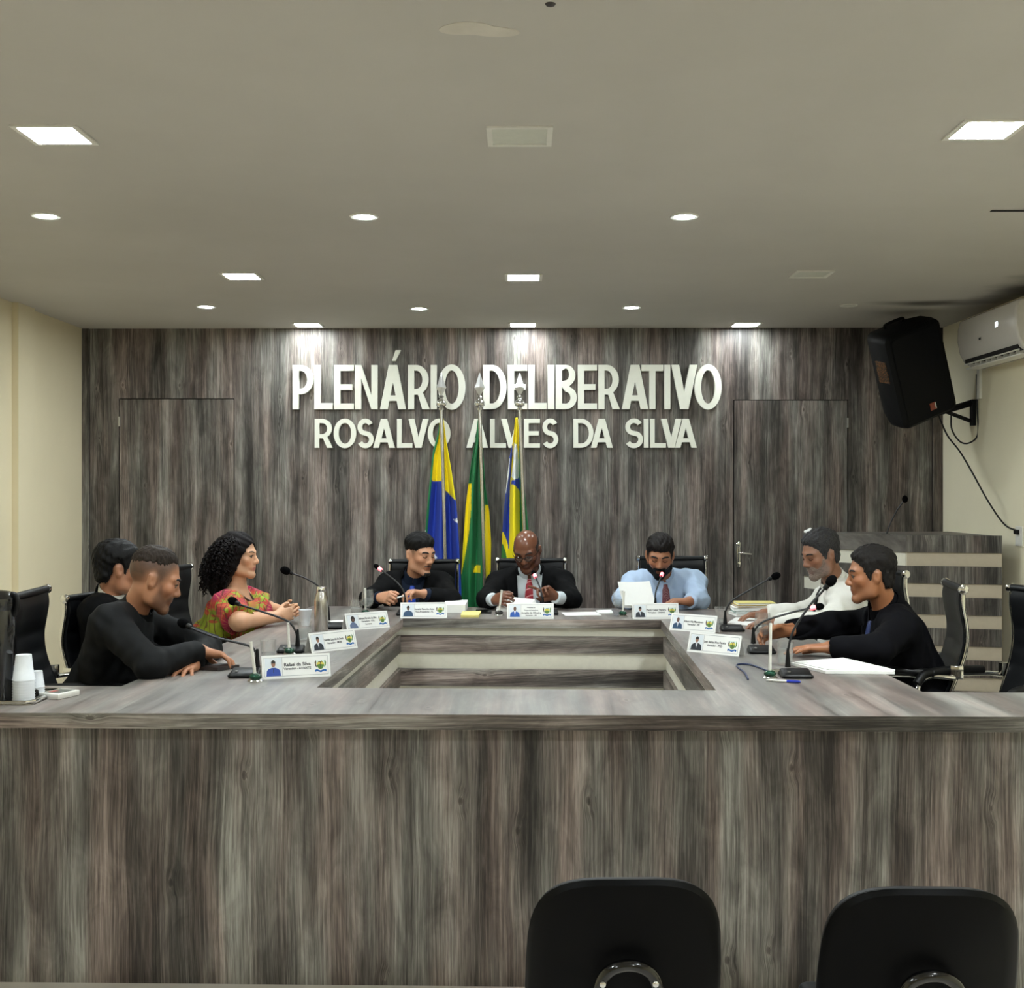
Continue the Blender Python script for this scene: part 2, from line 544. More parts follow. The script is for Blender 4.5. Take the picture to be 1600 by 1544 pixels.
# ------------------------------------------------------------------ ceiling lamps
def panel_lamp(u, v, lit, label, group, size=0.18, frame=0.0):
    p = on(u, v, CEIL)
    root = thing('ceiling_panel_lamp', label, 'ceiling light', (p.x, p.y, CEIL), 0, group)
    f = size/2 + 0.018
    b = B()
    for (x0, x1, y0, y1) in ((-f, f, -f, -size/2), (-f, f, size/2, f), (-f, -size/2, -size/2, size/2), (size/2, f, -size/2, size/2)):
        box(b, (x0, y0, -.006), (x1, y1, .004))
    obj('frame', b, M['lamp_frame'], root)
    b = B(); box(b, (-size/2, -size/2, -.003), (size/2, size/2, .003))
    obj('diffuser', b, M['lamp_on'] if lit else M['lamp_off'], root)
    return root
panel_lamp(86, 210, 1, 'lit square ceiling panel at the left end of the front row', 'square ceiling panels')
panel_lamp(812, 212, 0, 'unlit square ceiling panel in the middle of the front row', 'square ceiling panels')
p = panel_lamp(1541, 202, 1, 'lit square ceiling panel at the right, above the air conditioner side', 'square ceiling panels')
for ch in p.children:
    if ch.name.startswith('diffuser'): ch.data.materials[0] = M['lamp_strong']
panel_lamp(378, 431, 1, 'lit square ceiling panel at the left of the second row', 'square ceiling panels', .17)
panel_lamp(818, 433, 1, 'lit square ceiling panel in the middle of the second row', 'square ceiling panels', .17)
panel_lamp(1268, 428, 0, 'unlit square ceiling panel at the right of the second row', 'square ceiling panels', .17)
for u, w in ((482, 'left'), (817, 'centre'), (1164, 'right')):
    p = panel_lamp(u, 508, 1, 'lit square ceiling panel against the wood wall, %s of three' % w, 'square ceiling panels', .17)
    p.location.y = 8.56
    for ch in p.children:
        if ch.name.startswith('diffuser'): ch.data.materials[0] = M['lamp_wall']
# lamps of the public area behind the viewpoint
for x in (-1.5, 1.5):
    for y, k in ((1.2, 'nearer'), (-1.6, 'farther')):
        root = panel_lamp(800, 210, 1, 'lit square ceiling panel over the public seats, %s on the %s' % (k, 'left' if x < 0 else 'right'), 'square ceiling panels')
        root.location = (x, y, CEIL)
def downlight(u, v, lit, label, group='round ceiling downlights', r=0.052):
    p = on(u, v, CEIL)
    root = thing('ceiling_downlight', label, 'ceiling light', (p.x, p.y, CEIL), 0, group)
    b = B(); lathe(b, [(r*0.82, .004), (r*0.84, -.004), (r*1.12, -.006), (r*1.22, -.002), (r*1.22, .004)], 28, None, False)
    obj('ring', b, M['lamp_frame'], root, True)
    b = B(); lathe(b, [(0, -.003), (r*.84, -.003), (r*.84, .003)], 28, None, False)
    obj('lens', b, M['spot_on'] if lit else M['lamp_off'], root)
downlight(72, 337, 1, 'lit round downlight at the left end of the near row')
downlight(569, 338, 1, 'lit round downlight left of centre in the near row')
downlight(1069, 338, 1, 'lit round downlight right of centre in the near row')
downlight(322, 479, 1, 'lit round downlight at the left of the row before the wood wall')
downlight(655, 482, 1, 'lit round downlight in the middle of the row before the wood wall')
downlight(987, 480, 1, 'lit round downlight at the right of the row before the wood wall')
downlight(1326, 477, 0, 'unlit round downlight in the ceiling above the loudspeaker', r=.046)
# hole for a missing downlight, ceiling marks
p = on(1582, 329, CEIL)
b = B(); box(b, (p.x-.09, p.y-.012, CEIL-.003), (p.x+.09, p.y+.012, CEIL+.001))
o = obj('ceiling_slot', b, M['gap']); tag(o, 'thin dark slot cut in the ceiling near the right wall', 'slot')
p = on(860, 6, CEIL)
b = B(); lathe(b, [(0, -.004), (.010, -.004), (.013, -.001), (.013, .001)], 16, T(p.x, p.y, CEIL), False)
o = obj('ceiling_anchor', b, M['dark_book']); tag(o, 'small dark round plug in the ceiling at the top of the photo', 'plug')
p = on(745, 46, CEIL)
b = B()
ring = []
for i in range(40):
    a = 2*PI*i/40
    rr = 1 + .25*math.sin(2*a+.6) + .15*math.sin(3*a)
    ring.append((p.x + .085*rr*math.cos(a), p.y + .05*rr*math.sin(a)))
prism(b, ring, CEIL-.0015, CEIL+.001)
o = obj('plaster_patch', b, plain('fresh plaster', srgb(206, 200, 189), 0.8, noise=.05, nscale=18)); tag(o, 'pale patched plaster mark on the ceiling near the top', 'plaster patch')

# ------------------------------------------------------------------ lettering on the back wall
def arc(cx, cy, rx, ry, a0, a1, n=14):
    return [(cx + rx*math.cos(math.radians(a0+(a1-a0)*i/n)), cy + ry*math.sin(math.radians(a0+(a1-a0)*i/n))) for i in range(n+1)]
def glyph(ch, w, h, t):
    if ch == 'I': return [[(0,0),(w,0),(w,h),(0,h)]]
    if ch == 'L': return [[(0,0),(w,0),(w,t),(t,t),(t,h),(0,h)]]
    if ch == 'T': c = w/2; return [[(c-t/2,0),(c+t/2,0),(c+t/2,h-t),(w,h-t),(w,h),(0,h),(0,h-t),(c-t/2,h-t)]]
    if ch == 'E':
        m = h/2; k = t*.92; e = w*.92
        return [[(0,0),(w,0),(w,k),(t,k),(t,m-k/2),(e,m-k/2),(e,m+k/2),(t,m+k/2),(t,h-k),(w,h-k),(w,h),(0,h)]]
    if ch == 'N':
        s = t*1.15
        return [[(0,0),(t,0),(t,h-1.9*s),(w-t,0),(w,0),(w,h),(w-t,h),(w-t,1.9*s),(t,h),(0,h)]]
    if ch == 'V':
        s = t*1.22; c = w/2; a = s*.55
        ytip = h*(1-(c-s)/(c-a))
        return [[(0,h),(c-a,0),(c+a,0),(w,h),(w-s,h),(c,ytip),(s,h)]]
    if ch == 'A':
        s = t*1.22; c = w/2; a = s*.55; mm = (c-a)/h
        yb, yt = h*.19, h*.19+t*.85
        ytip = (c-s)/mm
        return [[(0,0),(s,0),(s+mm*yb,yb),(w-s-mm*yb,yb),(w-s,0),(w,0),(c+a,h),(c-a,h)],
                [(s+mm*yt,yt),(w-s-mm*yt,yt),(c,ytip)]]
    if ch == 'O':
        o = h*.012
        return [arc(w/2, h/2, w/2, h/2+o, 0, 354, 50), arc(w/2, h/2, w/2-t*1.06, h/2+o-t*.95, 0, 354, 50)]
    if ch == 'D':
        r = min(w*.62, h/2)
        return [[(0,0)] + arc(w-r, h/2, r, h/2, -90, 90, 24) + [(0,h)],
                [(t,t*.92)] + arc(w-r, h/2, r-t, h/2-t*.92, -90, 90, 24) + [(t,h-t*.92)]]
    if ch == 'P':
        m = h*.34; ry = (h-m)/2; r = min(w*.6, ry)
        return [[(0,0),(t,0),(t,m)] + arc(w-r, m+ry, r, ry, -90, 90, 20) + [(0,h)],
                [(t,m+t*.9)] + arc(w-r, m+ry, r-t, ry-t*.9, -90, 90, 20) + [(t,h-t*.9)]]
    if ch == 'R':
        m = h*.33; ry = (h-m)/2; w2 = w*.95; r = min(w2*.6, ry); s = t*1.2
        x1 = w2-r
        arcp = arc(x1, m+ry, r, ry, -58, 90, 20)
        return [[(0,0),(t,0),(t,m),(w*.46,m),(w-s,0),(w,0)] + arcp + [(0,h)],
                [(t,m+t*.9)] + arc(x1, m+ry, r-t, ry-t*.9, -90, 90, 20) + [(t,h-t*.9)]]
    if ch == 'B':
        m = h*.52; ry1 = m/2; ry2 = (h-m)/2; r1 = min(w*.55, ry1); w2 = w*.93; r2 = min(w2*.5, ry2)
        k = t*.9
        return [[(0,0)] + arc(w-r1, ry1, r1, ry1, -90, 70, 18) + arc(w2-r2, m+ry2, r2, ry2, -60, 90, 18) + [(0,h)],
                [(t,k)] + arc(w-r1, ry1, r1-t, ry1-k*.98, -90, 90, 16) + [(t,m-k*.10)],
                [(t,m+k*.85)] + arc(w2-r2, m+ry2+k*.2, r2-t, ry2-k*.62-k*.2, -90, 90, 16) + [(t,h-k)]]
    if ch == 'S':
        # centre line of an S, thickened
        k = t/2; o = h*.012
        ry = (h+2*o-t)/4; rx = w/2-k
        c1 = (w/2, h+o-k-ry); c2 = (w/2, -o+k+ry)
        cl = arc(c1[0], c1[1], rx*.94, ry, 28, 180, 20)
        cl += arc(c1[0], c1[1], rx*.94, ry, 180, 245, 8)[1:]
        cl += arc(c2[0], c2[1], rx, ry, 65, 0, 8)
        cl += arc(c2[0], c2[1], rx, ry, 0, -152, 20)[1:]
        L, R = [], []
        for i, p in enumerate(cl):
            a = cl[max(i-1, 0)]; c = cl[min(i+1, len(cl)-1)]
            d = Vector((c[0]-a[0], c[1]-a[1])).normalized()
            L.append((p[0]-d.y*k, p[1]+d.x*k)); R.append((p[0]+d.y*k, p[1]-d.x*k))
        return [L + R[::-1]]
    return []
LINES = [
  (571.0, 640.0, 9.8, 'upper', [('P',458.5,491),('L',492.3,521),('E',523.3,554),('N',555.7,591),('A',594.6,635),('R',638,672),('I',673.5,683),('O',685,727.5),
      ('D',755.3,791.6),('E',793.5,823.8),('L',825.5,854),('I',855.6,866),('B',868,901),('E',902.6,932.4),('R',934.3,968),('A',971,1012),('T',1001.5,1035.5),('I',1037,1046.5),('V',1048,1088.5),('O',1084,1126.3)]),
  (655.0, 700.0, 7.2, 'lower', [('R',493,521),('O',522.5,557.6),('S',559,584.7),('A',584,617.7),('L',621,644.8),('V',639,670),('O',669,704),('A',729,763),('L',766,790.8),('V',783,816),('E',818.8,843.6),('S',847,872),
      ('D',895.8,927),('A',922.8,957),('S',976,1004),('I',1005.3,1012.5),('L',1015,1039.7),('V',1032,1064),('A',1053.4,1087.8)])]
ORD = ['first','second','third','fourth','fifth','sixth','seventh','eighth','ninth','tenth','eleventh','twelfth','thirteenth','fourteenth','fifteenth','sixteenth','seventeenth','eighteenth','nineteenth','twentieth']
for v0, v1, t, which, chars in LINES:
    for i, (ch, u0, u1) in enumerate(chars):
        p = at(u0, v1, YB); q = at(u1, v0, YB)
        w, h = q.x-p.x, q.z-p.z
        s = w/(u1-u0)
        z0l = at(800, v1, YB).z; h = at(800, v0, YB).z - z0l
        sp = glyph(ch, w, h, t*s)
        if ch == 'A' and which == 'upper' and i == 4:
            me0 = None
            sp = sp + [[(w*.46, h*1.09), (w*.60, h*1.09), (w*.80, h*1.335), (w*.60, h*1.335)]]
        me = curve_mesh(sp, 0.03)
        o = link('letter', me, M['letter'])
        o.location = (p.x, YB-.022 - (0.002 if (ch in 'TVA' and i % 2) else 0), z0l)
        o.rotation_euler = (PI/2, 0, 0)
        tag(o, '%s cream capital letter %s, %s letter of the %s line on the wood wall' % ('large' if which == 'upper' else 'smaller', ch, ORD[i], which), 'letter',
            group='cream letters of the %s line' % which)

# ------------------------------------------------------------------ the council table
TT = 0.05
IBL, IBR, IFR, IFL = (-.683, 6.973), (.791, 6.897), (.711, 4.439), (-.760, 4.492)
OBL, OBR = (-1.335, 7.745), (1.43, 7.548)
OFL, OFR = (-1.492, 4.515), (1.452, 4.412)
FX0, FX1 = -2.45, 2.40
def fy(x, a=(0.0, 3.947), s=-.0142): return a[1] + s*x
FRONT = [(FX0, fy(FX0)), (FX1, fy(FX1)), (FX1, 4.378), (FX0, 4.548)]
def seam(x): return 4.4645 - .0353*x
FRONT = [(FX0, fy(FX0)), (FX1, fy(FX1)), (FX1, seam(FX1)), (FX0, seam(FX0))]
table = thing('council_table', 'grey wood U-shaped council table with striped inner well and panelled front', 'table', (0, 4.2, 0))
def tpart(name, polys, z0, z1, mat, par=None):
    b = B()
    for poly in polys: prism(b, [(x, y-4.2) for x, y in poly], z0, z1)
    return obj(name, b, mat, par or table)
e = .003
top_front = tpart('front_top', [FRONT], TOP-TT, TOP, [M['wood_top']])
tpart('side_top', [[(OFL[0], seam(OFL[0])+e), (IFL[0], seam(IFL[0])+e), IBL, OBL]], TOP-TT, TOP-.0005, M['wood_top'])
tpart('side_top', [[(IFR[0], seam(IFR[0])+e), (OFR[0], seam(OFR[0])+e), OBR, IBR]], TOP-TT, TOP-.0005, M['wood_top'])
tpart('back_top', [[IBL, IBR, OBR, OBL]], TOP-TT, TOP-.0005, M['wood_top'])
# edge bands (laminate strips on the visible edges)
def strip(name, p, q, z0, z1, mat, th=.0015, par=None, side=1):
    p, q = Vector(p), Vector(q)
    d = (q-p).normalized(); n = Vector((d.y, -d.x))*side
    return tpart(name, [[tuple(p+n*th), tuple(q+n*th), tuple(q-n*.001), tuple(p-n*.001)]], z0, z1, mat, par)
strip('edge_band', FRONT[0], FRONT[1], TOP-TT, TOP-.0008, M['wood_edge'], .0015)
strip('edge_band', IBL, IBR, TOP-TT, TOP-.0012, M['wood_edge'], .0015)
strip('edge_band', IFL, IBL, TOP-TT, TOP-.0012, M['wood_slat_y'], .0015)
strip('edge_band', IBR, IFR, TOP-TT, TOP-.0012, M['wood_slat_y'], .0015)
# front panel down to the floor
tpart('front_panel', [[(FX0+.05, fy(FX0)+.066), (FX1-.05, fy(FX1)+.066), (FX1-.05, fy(FX1)+.112), (FX0+.05, fy(FX0)+.112)]], 0.0, TOP-TT, M['wood_front'])
# end panels and inner well: cream backing with raised wood slats
def well(name, p, q, mat, side=1):
    p, q = Vector(p), Vector(q)
    d = (q-p).normalized(); n = Vector((d.y, -d.x))*side
    p, q = p - n*.012 - d*.04, q - n*.012 + d*.04
    back = [tuple(p-n*.02), tuple(q-n*.02), tuple(q-n*.045), tuple(p-n*.045)]
    o = tpart(name, [back], DAIS, TOP-TT, M['cream'])
    for z1, z0 in ((.812, .716), (.622, .522), (.428, .330), (.236, .15)):
        tpart('slat', [[tuple(p), tuple(q), tuple(q-n*.02), tuple(p-n*.02)]], z0, z1, mat, o)
well('well_panel', IBL, IBR, M['wood_slat'])
well('well_panel', IFL, IBL, M['wood_slat_y'])
well('well_panel', IBR, IFR, M['wood_slat_y'])

# ------------------------------------------------------------------ executive chairs
def make_chair(label, group):
    """Slim black leather office chair, chrome side rails; the sitter faces +y, seat at 0.46."""
    root = thing('office_chair', label, 'chair', (0, 0, 0), 0, group)
    prof = [(-.19, .47), (-.225, .56), (-.275, .68), (-.305, .78), (-.312, .86), (-.300, .94), (-.292, 1.00), (-.300, 1.05)]
    P = smooth_path([(0, y, z) for y, z in prof], 6)
    W = .215
    # back: padded sheet with cross ribs
    b = B()
    n = len(P); nx = 10
    front, back = [], []
    L = 0.0
    for i, p in enumerate(P):
        if i: L += (P[i]-P[i-1]).length
        t = (P[min(i+1, n-1)]-P[max(i-1, 0)]).normalized()
        nrm = Vector((0, t.z, -t.y))
        rib = .008*abs(math.sin(PI*L/.085)) if p.z < .92 else .010
        fr, bk = [], []
        for k in range(nx+1):
            s = -1 + 2*k/nx
            dish = -.022*(1-s*s)
            x = s*W
            q = p + Vector((x, 0, 0)) + nrm*(dish + .010 + rib*min(1, 4*(1-abs(s))))
            fr.append(b.verts.new(q)); bk.append(b.verts.new(p + Vector((x, 0, 0)) + nrm*(dish-.012)))
        front.append(fr); back.append(bk)
    for i in range(n-1):
        for k in range(nx):
            b.faces.new((front[i][k], front[i][k+1], front[i+1][k+1], front[i+1][k]))
            b.faces.new((back[i][k+1], back[i][k], back[i+1][k], back[i+1][k+1]))
        b.faces.new((front[i][0], front[i+1][0], back[i+1][0], back[i][0]))
        b.faces.new((front[i+1][nx], front[i][nx], back[i][nx], back[i+1][nx]))
    for k in range(nx):
        b.faces.new((front[0][k+1], front[0][k], back[0][k], back[0][k+1]))
        b.faces.new((front[-1][k], front[-1][k+1], back[-1][k+1], back[-1][k]))
    bk = obj('backrest', b, M['black_leather'], root, 60)
    b = B(); tube(b, [(-W-.012, -.300, 1.052), (W+.012, -.300, 1.052)], .017, 14)
    obj('top_roll', b, M['black_leather'], bk, True)
    # seat
    b = B()
    for i in range(5):
        y0 = -.20 + i*.092
        box(b, (-W, y0, .425), (W, y0+.090, .470 + (.004 if i % 2 else 0)), .012)
    box(b, (-W, -.20, .42), (W, .26, .455), .012)
    obj('seat', b, M['black_leather'], root, True)
    for s in (-1, 1):
        b = B()
        pts = [(s*(W+.012), y-.006, z) for y, z in [(.25, .43), (.05, .42), (-.15, .435)]] + [(s*(W+.012), q.y-.006, q.z) for q in P[3::6]] + [(s*(W+.012), -.30, 1.05)]
        tube(b, smooth_path(pts, 4), .0105, 10)
        rl = obj('side_rail', b, M['chrome'], root, True)
        b = B(); lathe(b, [(.001, 0), (.020, 0), (.022, .006), (.022, .020), (.012, .026), (.001, .026)], 18, T(s*(W+.004), -.30, 1.052) @ Ry(s*PI/2))
        obj('end_cap', b, M['chrome'], rl, True)
        b = B()
        arm = [(s*(W+.03), -.262, .66), (s*(W+.045), -.19, .668), (s*(W+.05), -.02, .672), (s*(W+.05), .13, .665), (s*(W+.045), .19, .63), (s*(W+.03), .20, .56), (s*(W+.02), .15, .45)]
        tube(b, smooth_path(arm, 6), .011, 10)
        ar = obj('armrest', b, M['chrome'], root, True)
        b = B(); tube(b, smooth_path([(s*(W+.05), -.17, .683), (s*(W+.05), .02, .690), (s*(W+.05), .15, .680), (s*(W+.047), .20, .640)], 6), .020, 12)
        obj('arm_pad', b, M['black_plastic'], ar, True)
        b = B(); box(b, (s*(W+.018)-.010, -.30, .655), (s*(W+.018)+.016, -.245, .715), .004)
        obj('arm_clamp', b, M['chrome'], ar, True)
    b = B(); lathe(b, [(.001, .42), (.09, .42), (.09, .40), (.028, .39), (.028, .12), (.04, .115), (.04, .07), (.001, .07)], 20)
    obj('gas_column', b, M['chrome'], root, True)
    for k in range(5):
        a = 2*PI*k/5 + .3
        d = Vector((math.cos(a), math.sin(a), 0))
        b = B(); tube(b, [d*.03+Vector((0,0,.095)), d*.15+Vector((0,0,.085)), d*.26+Vector((0,0,.065))], [.020, .017, .013], 10)
        lg = obj('leg', b, M['chrome'], root, True)
        b = B(); lathe(b, [(.001, -.02), (.026, -.02), (.028, 0), (.026, .02), (.001, .02)], 16, T(d*.26+Vector((0,0,.028))) @ Rz(a+.6) @ Rx(PI/2))
        obj('caster', b, M['black_plastic'], lg, True)
    return root
chair0 = make_chair('', 'black leather office chairs round the council table')
first = [True]
def put_chair(p, face, label, low=1.0):
    """p: seat centre (x, y); face: direction the sitter looks, degrees from +y, counter-clockwise."""
    c = chair0 if first[0] else copy_tree(chair0)
    first[0] = False
    c.location = (p[0], p[1], DAIS); c.rotation_euler = (0, 0, math.radians(face)); c.scale = (1, 1, low)
    c['label'] = label
    return c
put_chair((-1.80, 5.20), -85, 'black office chair of the man in the black shirt, leftmost, beside the cup stacks')
put_chair((-1.78, 5.79), -100, 'black office chair of the dark-haired man half hidden at the left table', .94)
put_chair((-1.68, 6.80), -100, 'black office chair behind the woman in the green floral dress')
put_chair((-.665, 7.96), 180, 'black office chair of the man with the blue tie', .965)
put_chair((.065, 7.98), 180, 'black office chair of the bald man with glasses', .97)
put_chair((1.02, 7.97), 180, 'black office chair of the man in the light blue shirt', .985)
put_chair((1.70, 6.62), 96, 'black office chair of the man in the white shirt')
put_chair((1.70, 5.68), 80, 'black office chair of the man in the dark suit at the right')
put_chair((2.02, 5.19), 112, 'empty black office chair at the right edge of the photo')

# ------------------------------------------------------------------ visitor chairs in front
def visitor_chair(loc, label, rz):
    root = thing('visitor_chair', label, 'chair', loc, rz, 'black plastic visitor chairs in front of the panel')
    W, Hh = .212, .40
    n = 44
    z0 = .42; zc = z0 + Hh/2
    def outline(sc, dy):
        pts = []
        for i in range(n):
            a = 2*PI*i/n
            ca, sa = math.cos(a), math.sin(a)
            ex = 2/3.4
            x = math.copysign(abs(ca)**ex, ca); z = math.copysign(abs(sa)**ex, sa)
            w = W*(1 + .045*(-z) - .0)
            pts.append((x*w*sc, z*Hh/2*sc))
        return pts
    # shell and cushion as dished rounded plates (back of the chair faces -y)
    def plate(name, mat, layers, par):
        b = B(); rings = []
        for sc, y in layers:
            rg = []
            for x, z in outline(sc, y):
                lean = -.10*(z/Hh)
                rg.append(b.verts.new((x, y + lean + .9*x*x, zc + z)))
            rings.append(rg)
        for p, q in zip(rings[:-1], rings[1:]):
            for i in range(n):
                b.faces.new((p[i], p[(i+1) % n], q[(i+1) % n], q[i]))
        for rg, fl in ((rings[0], 1), (rings[-1], 0)):
            c = Vector((0, 0, 0))
            for v in rg: c += v.co
            cv = b.verts.new(c/n + Vector((0, -.018, 0)))
            for i in range(n):
                b.faces.new((rg[i], rg[(i+1) % n], cv))
        return obj(name, b, mat, par, 35)
    sh = plate('back_shell', M['shell'], [(.45, -.022), (.80, -.020), (.95, -.014), (1.0, -.002), (1.0, .004), (.97, .008)], root)
    plate('back_cushion', M['black_leather'], [(.96, .004), (.985, .012), (.975, .03), (.90, .042), (.5, .046)], sh)
    # hoop bracket
    b = B()
    hoop = [(-.070, -.045, z0-.02), (-.066, -.055, z0+.13), (-.050, -.062, z0+.203), (0, -.066, z0+.226), (.050, -.062, z0+.203), (.066, -.055, z0+.13), (.070, -.045, z0-.02)]
    tube(b, smooth_path([(-.055, .02, z0-.06)] + hoop + [(.055, .02, z0-.06)], 6), .013, 12)
    hp = obj('back_bracket', b, M['gloss_black'], root, True)
    for s in (-1, 1):
        b = B(); lathe(b, [(.001, 0), (.0065, 0), (.0065, .003), (.004, .005), (.001, .005)], 14, T(s*.055, -.074, z0+.190) @ Rx(PI/2))
        obj('screw', b, M['chrome'], hp, True)
    b = B()
    vs = box(b, (-.175, .03, .37), (.175, .46, .43), .025, None, 3)
    obj('seat', b, M['black_leather'], root, True)
    for s in (-1, 1):
        for y0, y1 in ((.08, -.02), (.40, .46)):
            b = B(); tube(b, smooth_path([(s*.12, .2, .385), (s*.19, y0, .375), (s*.225, y1, .02), (s*.225, y1, 0.0)], 5), .012, 10)
            obj('leg', b, M['gloss_black'], root, True)
    return root
p = at(976, 1378, 2.62); visitor_chair((p.x, 2.60, 0), 'black visitor chair seen from behind, nearer the middle', 0.02)
p = at(1437, 1390, 2.60); visitor_chair((p.x, 2.575, -.010), 'black visitor chair seen from behind at the right corner', -.02)

# ------------------------------------------------------------------ lectern
P0, P1, P2, P3 = at(1254, 832, 8.2), at(1287, 834, 7.95), at(1415, 837, 7.5), at(1566, 838, 7.36)
LT = 1.372
lect = thing('lectern', 'striped wood and cream lectern angled in the right back corner', 'lectern', (P2.x, P2.y, DAIS))
def lface(p, q, dull):
    p, q = Vector((p.x, p.y)), Vector((q.x, q.y))
    d = (q-p).normalized(); n = Vector((-d.y, d.x))
    b = B()
    ln = (q-p).length
    Mx = Matrix(((d.x, n.x, 0, p.x-P2.x), (d.y, n.y, 0, p.y-P2.y), (0, 0, 1, -DAIS), (0, 0, 0, 1)))
    box(b, (0, .012, DAIS), (ln, .03, LT-.002), 0, Mx)
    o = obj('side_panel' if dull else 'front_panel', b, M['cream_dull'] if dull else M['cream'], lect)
    step = .1895
    z = LT
    for i in range(7):
        b = B(); box(b, (0, 0, max(DAIS, z-.106)), (ln, .014, z), 0.001, Mx)
        obj('slat', b, M['lect_wood'], o)
        z -= step
    return o
M['lect_wood'] = wood('lectern wood', 'z', .8, .5, shift=(1.2, 3, .6))
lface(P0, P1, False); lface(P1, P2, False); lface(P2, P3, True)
b = B(); prism(b, [(p.x-P2.x, p.y-P2.y+.012) for p in (P0, P1, P2, P3)] + [(P3.x-P2.x, P0.y-P2.y+.1)], LT-.03-DAIS, LT-.004-DAIS)
obj('desk_top', b, M['lect_wood'], lect)

# ------------------------------------------------------------------ right wall: air conditioner, loudspeaker, cables
acl = XR - .215
y_near, y_far = 6.93, 7.86
ac = thing('air_conditioner', 'white split air conditioner high on the right wall', 'air conditioner', (XR, (y_near+y_far)/2, 2.58))
prof = [(0, -.13), (-.05, -.155), (-.115, -.150), (-.17, -.115), (-.200, -.06), (-.215, .02), (-.213, .10), (-.200, .148), (-.185, .158), (0, .158)]
b = B(); half = (y_far-y_near)/2
rings = []
for y, sc in ((-half, .955), (-half+.008, .99), (-half+.02, 1.0), (half-.02, 1.0), (half-.008, .99), (half, .955)):
    rings.append([b.verts.new((x*sc, y, z*sc)) for x, z in prof])
for p, q in zip(rings[:-1], rings[1:]):
    for i in range(len(prof)-1): b.faces.new((p[i], p[i+1], q[i+1], q[i]))
    b.faces.new((p[-1], p[0], q[0], q[-1]))
b.faces.new(rings[0]); b.faces.new(rings[-1][::-1])
body = obj('body', b, plain('white ac shell', srgb(226, 222, 216), .22, noise=.01, coat=.3), ac, 35)
b = B(); box(b, (-.180, -half+.05, -.1545), (-.07, half-.05, -.10)); 
for v in b.verts:
    if v.co.x < -.1: v.co.z += .035
obj('air_outlet', b, M['gap'], ac)
b = B(); tube(b, [(-.178, -half+.04, -.128), (-.178, half-.04, -.128)], .005, 8); 
for v in list(b.verts): pass
box(b, (-.172, -half+.04, -.158), (-.085, half-.04, -.150), .002)
obj('louvre', b, M['white_plastic'], ac, True)
for k in range(9):
    y = -half + .10 + k*(2*half-.2)/8
    b = B(); box(b, (-.17, y-.004, -.150), (-.10, y+.004, -.118), .001, None)
    obj('vane', b, M['white_plastic'], ac)
me = text_mesh('18', .045); o = link('temperature_display', me, emit('cold white digits', (.8, .88, 1), 4.0), ac)
o.matrix_local = T(-.2165, -half+.28, .045) @ Rz(-PI/2) @ Rx(PI/2)
b = B(); box(b, (-.2172, .06, -.012), (-.214, .085, .002), .0008)
obj('badge', b, M['ink'], ac)
# cable duct below it
q0, q1 = at(1532, 582, 8.04), at(1532, 624, 8.04)
b = B(); box(b, (XR-.018, 8.00, q1.z), (XR, 8.05, q0.z+.03), .003)
o = obj('cable_duct', b, M['white_plastic']); tag(o, 'short white cable duct on the right wall under the air conditioner', 'cable duct')

# wall bracket and loudspeaker
zb0, zb1 = at(1530, 665, 8.1).z, at(1530, 624, 8.1).z
br = thing('speaker_bracket', 'black triangular steel wall bracket carrying the loudspeaker', 'bracket', (XR, 8.12, zb0))
b = B(); box(b, (-.03, -.02, 0), (0, .02, zb1-zb0), .003); obj('wall_plate', b, M['black_plastic'], br)
tip = at(1438, 653, 8.05)
b = B(); tube(b, [(-.015, 0, zb1-zb0-.02), (tip.x-XR, tip.y-8.12, tip.z-zb0)], .021, 4); obj('arm', b, M['black_plastic'], br)
mid = Vector((-.015, 0, zb1-zb0-.02)).lerp(Vector((tip.x-XR, tip.y-8.12, tip.z-zb0)), .55)
b = B(); tube(b, [(-.015, 0, .025), mid], .013, 4); obj('brace', b, M['black_plastic'], br)

sc_ = at(1418, 580, 8.05)
spk = thing('loudspeaker', 'black tilted loudspeaker hung near the ceiling in the right corner', 'loudspeaker', sc_)
spk.rotation_euler = (math.radians(14), math.radians(-22), math.radians(12))
# cabinet: wide grille front (-y), tapering to the rear
n = 8
def ring_rect(w, h, y, r, cx=0):
    pts = []
    for (sx, sz, a0) in ((1, 1, 0), (-1, 1, 90), (-1, -1, 180), (1, -1, 270)):
        for k in range(n+1):
            a = math.radians(a0 + 90*k/n)
            pts.append((cx + sx*(w/2-r) + r*math.cos(a), y, sz*(h/2-r) + r*math.sin(a)))
    return pts
b = B(); rings = []
for w, h, y, r in ((.36, .60, -.165, .03), (.41, .635, -.150, .045), (.425, .65, -.10, .05), (.42, .65, .0, .05), (.30, .60, .15, .05), (.26, .56, .165, .04)):
    rings.append([b.verts.new(p) for p in ring_rect(w, h, y, r)])
for p, q in zip(rings[:-1], rings[1:]):
    for i in range(len(p)): b.faces.new((p[i], p[(i+1) % len(p)], q[(i+1) % len(p)], q[i]))
b.faces.new(rings[0]); b.faces.new(rings[-1][::-1])
cab = obj('cabinet', b, plain('black speaker cabinet', srgb(8, 9, 11), .6, spec=.2, noise=.2, nscale=200, bump=.1), spk, 30)
b = B(); vs = [b.verts.new(p) for p in ring_rect(.34, .58, -.1665, .03)]; b.faces.new(vs)
r = bmesh.ops.extrude_face_region(b, geom=b.faces[:]); bmesh.ops.translate(b, vec=(0, -.004, 0), verts=[v for v in r['geom'] if isinstance(v, bmesh.types.BMVert)])
obj('grille', b, plain('black grille', srgb(7, 8, 12), .6, spec=.2, noise=.35, nscale=350), spk)
b = B(); box(b, (.0, -.176, -.255), (.045, -.1685, -.205), .002)
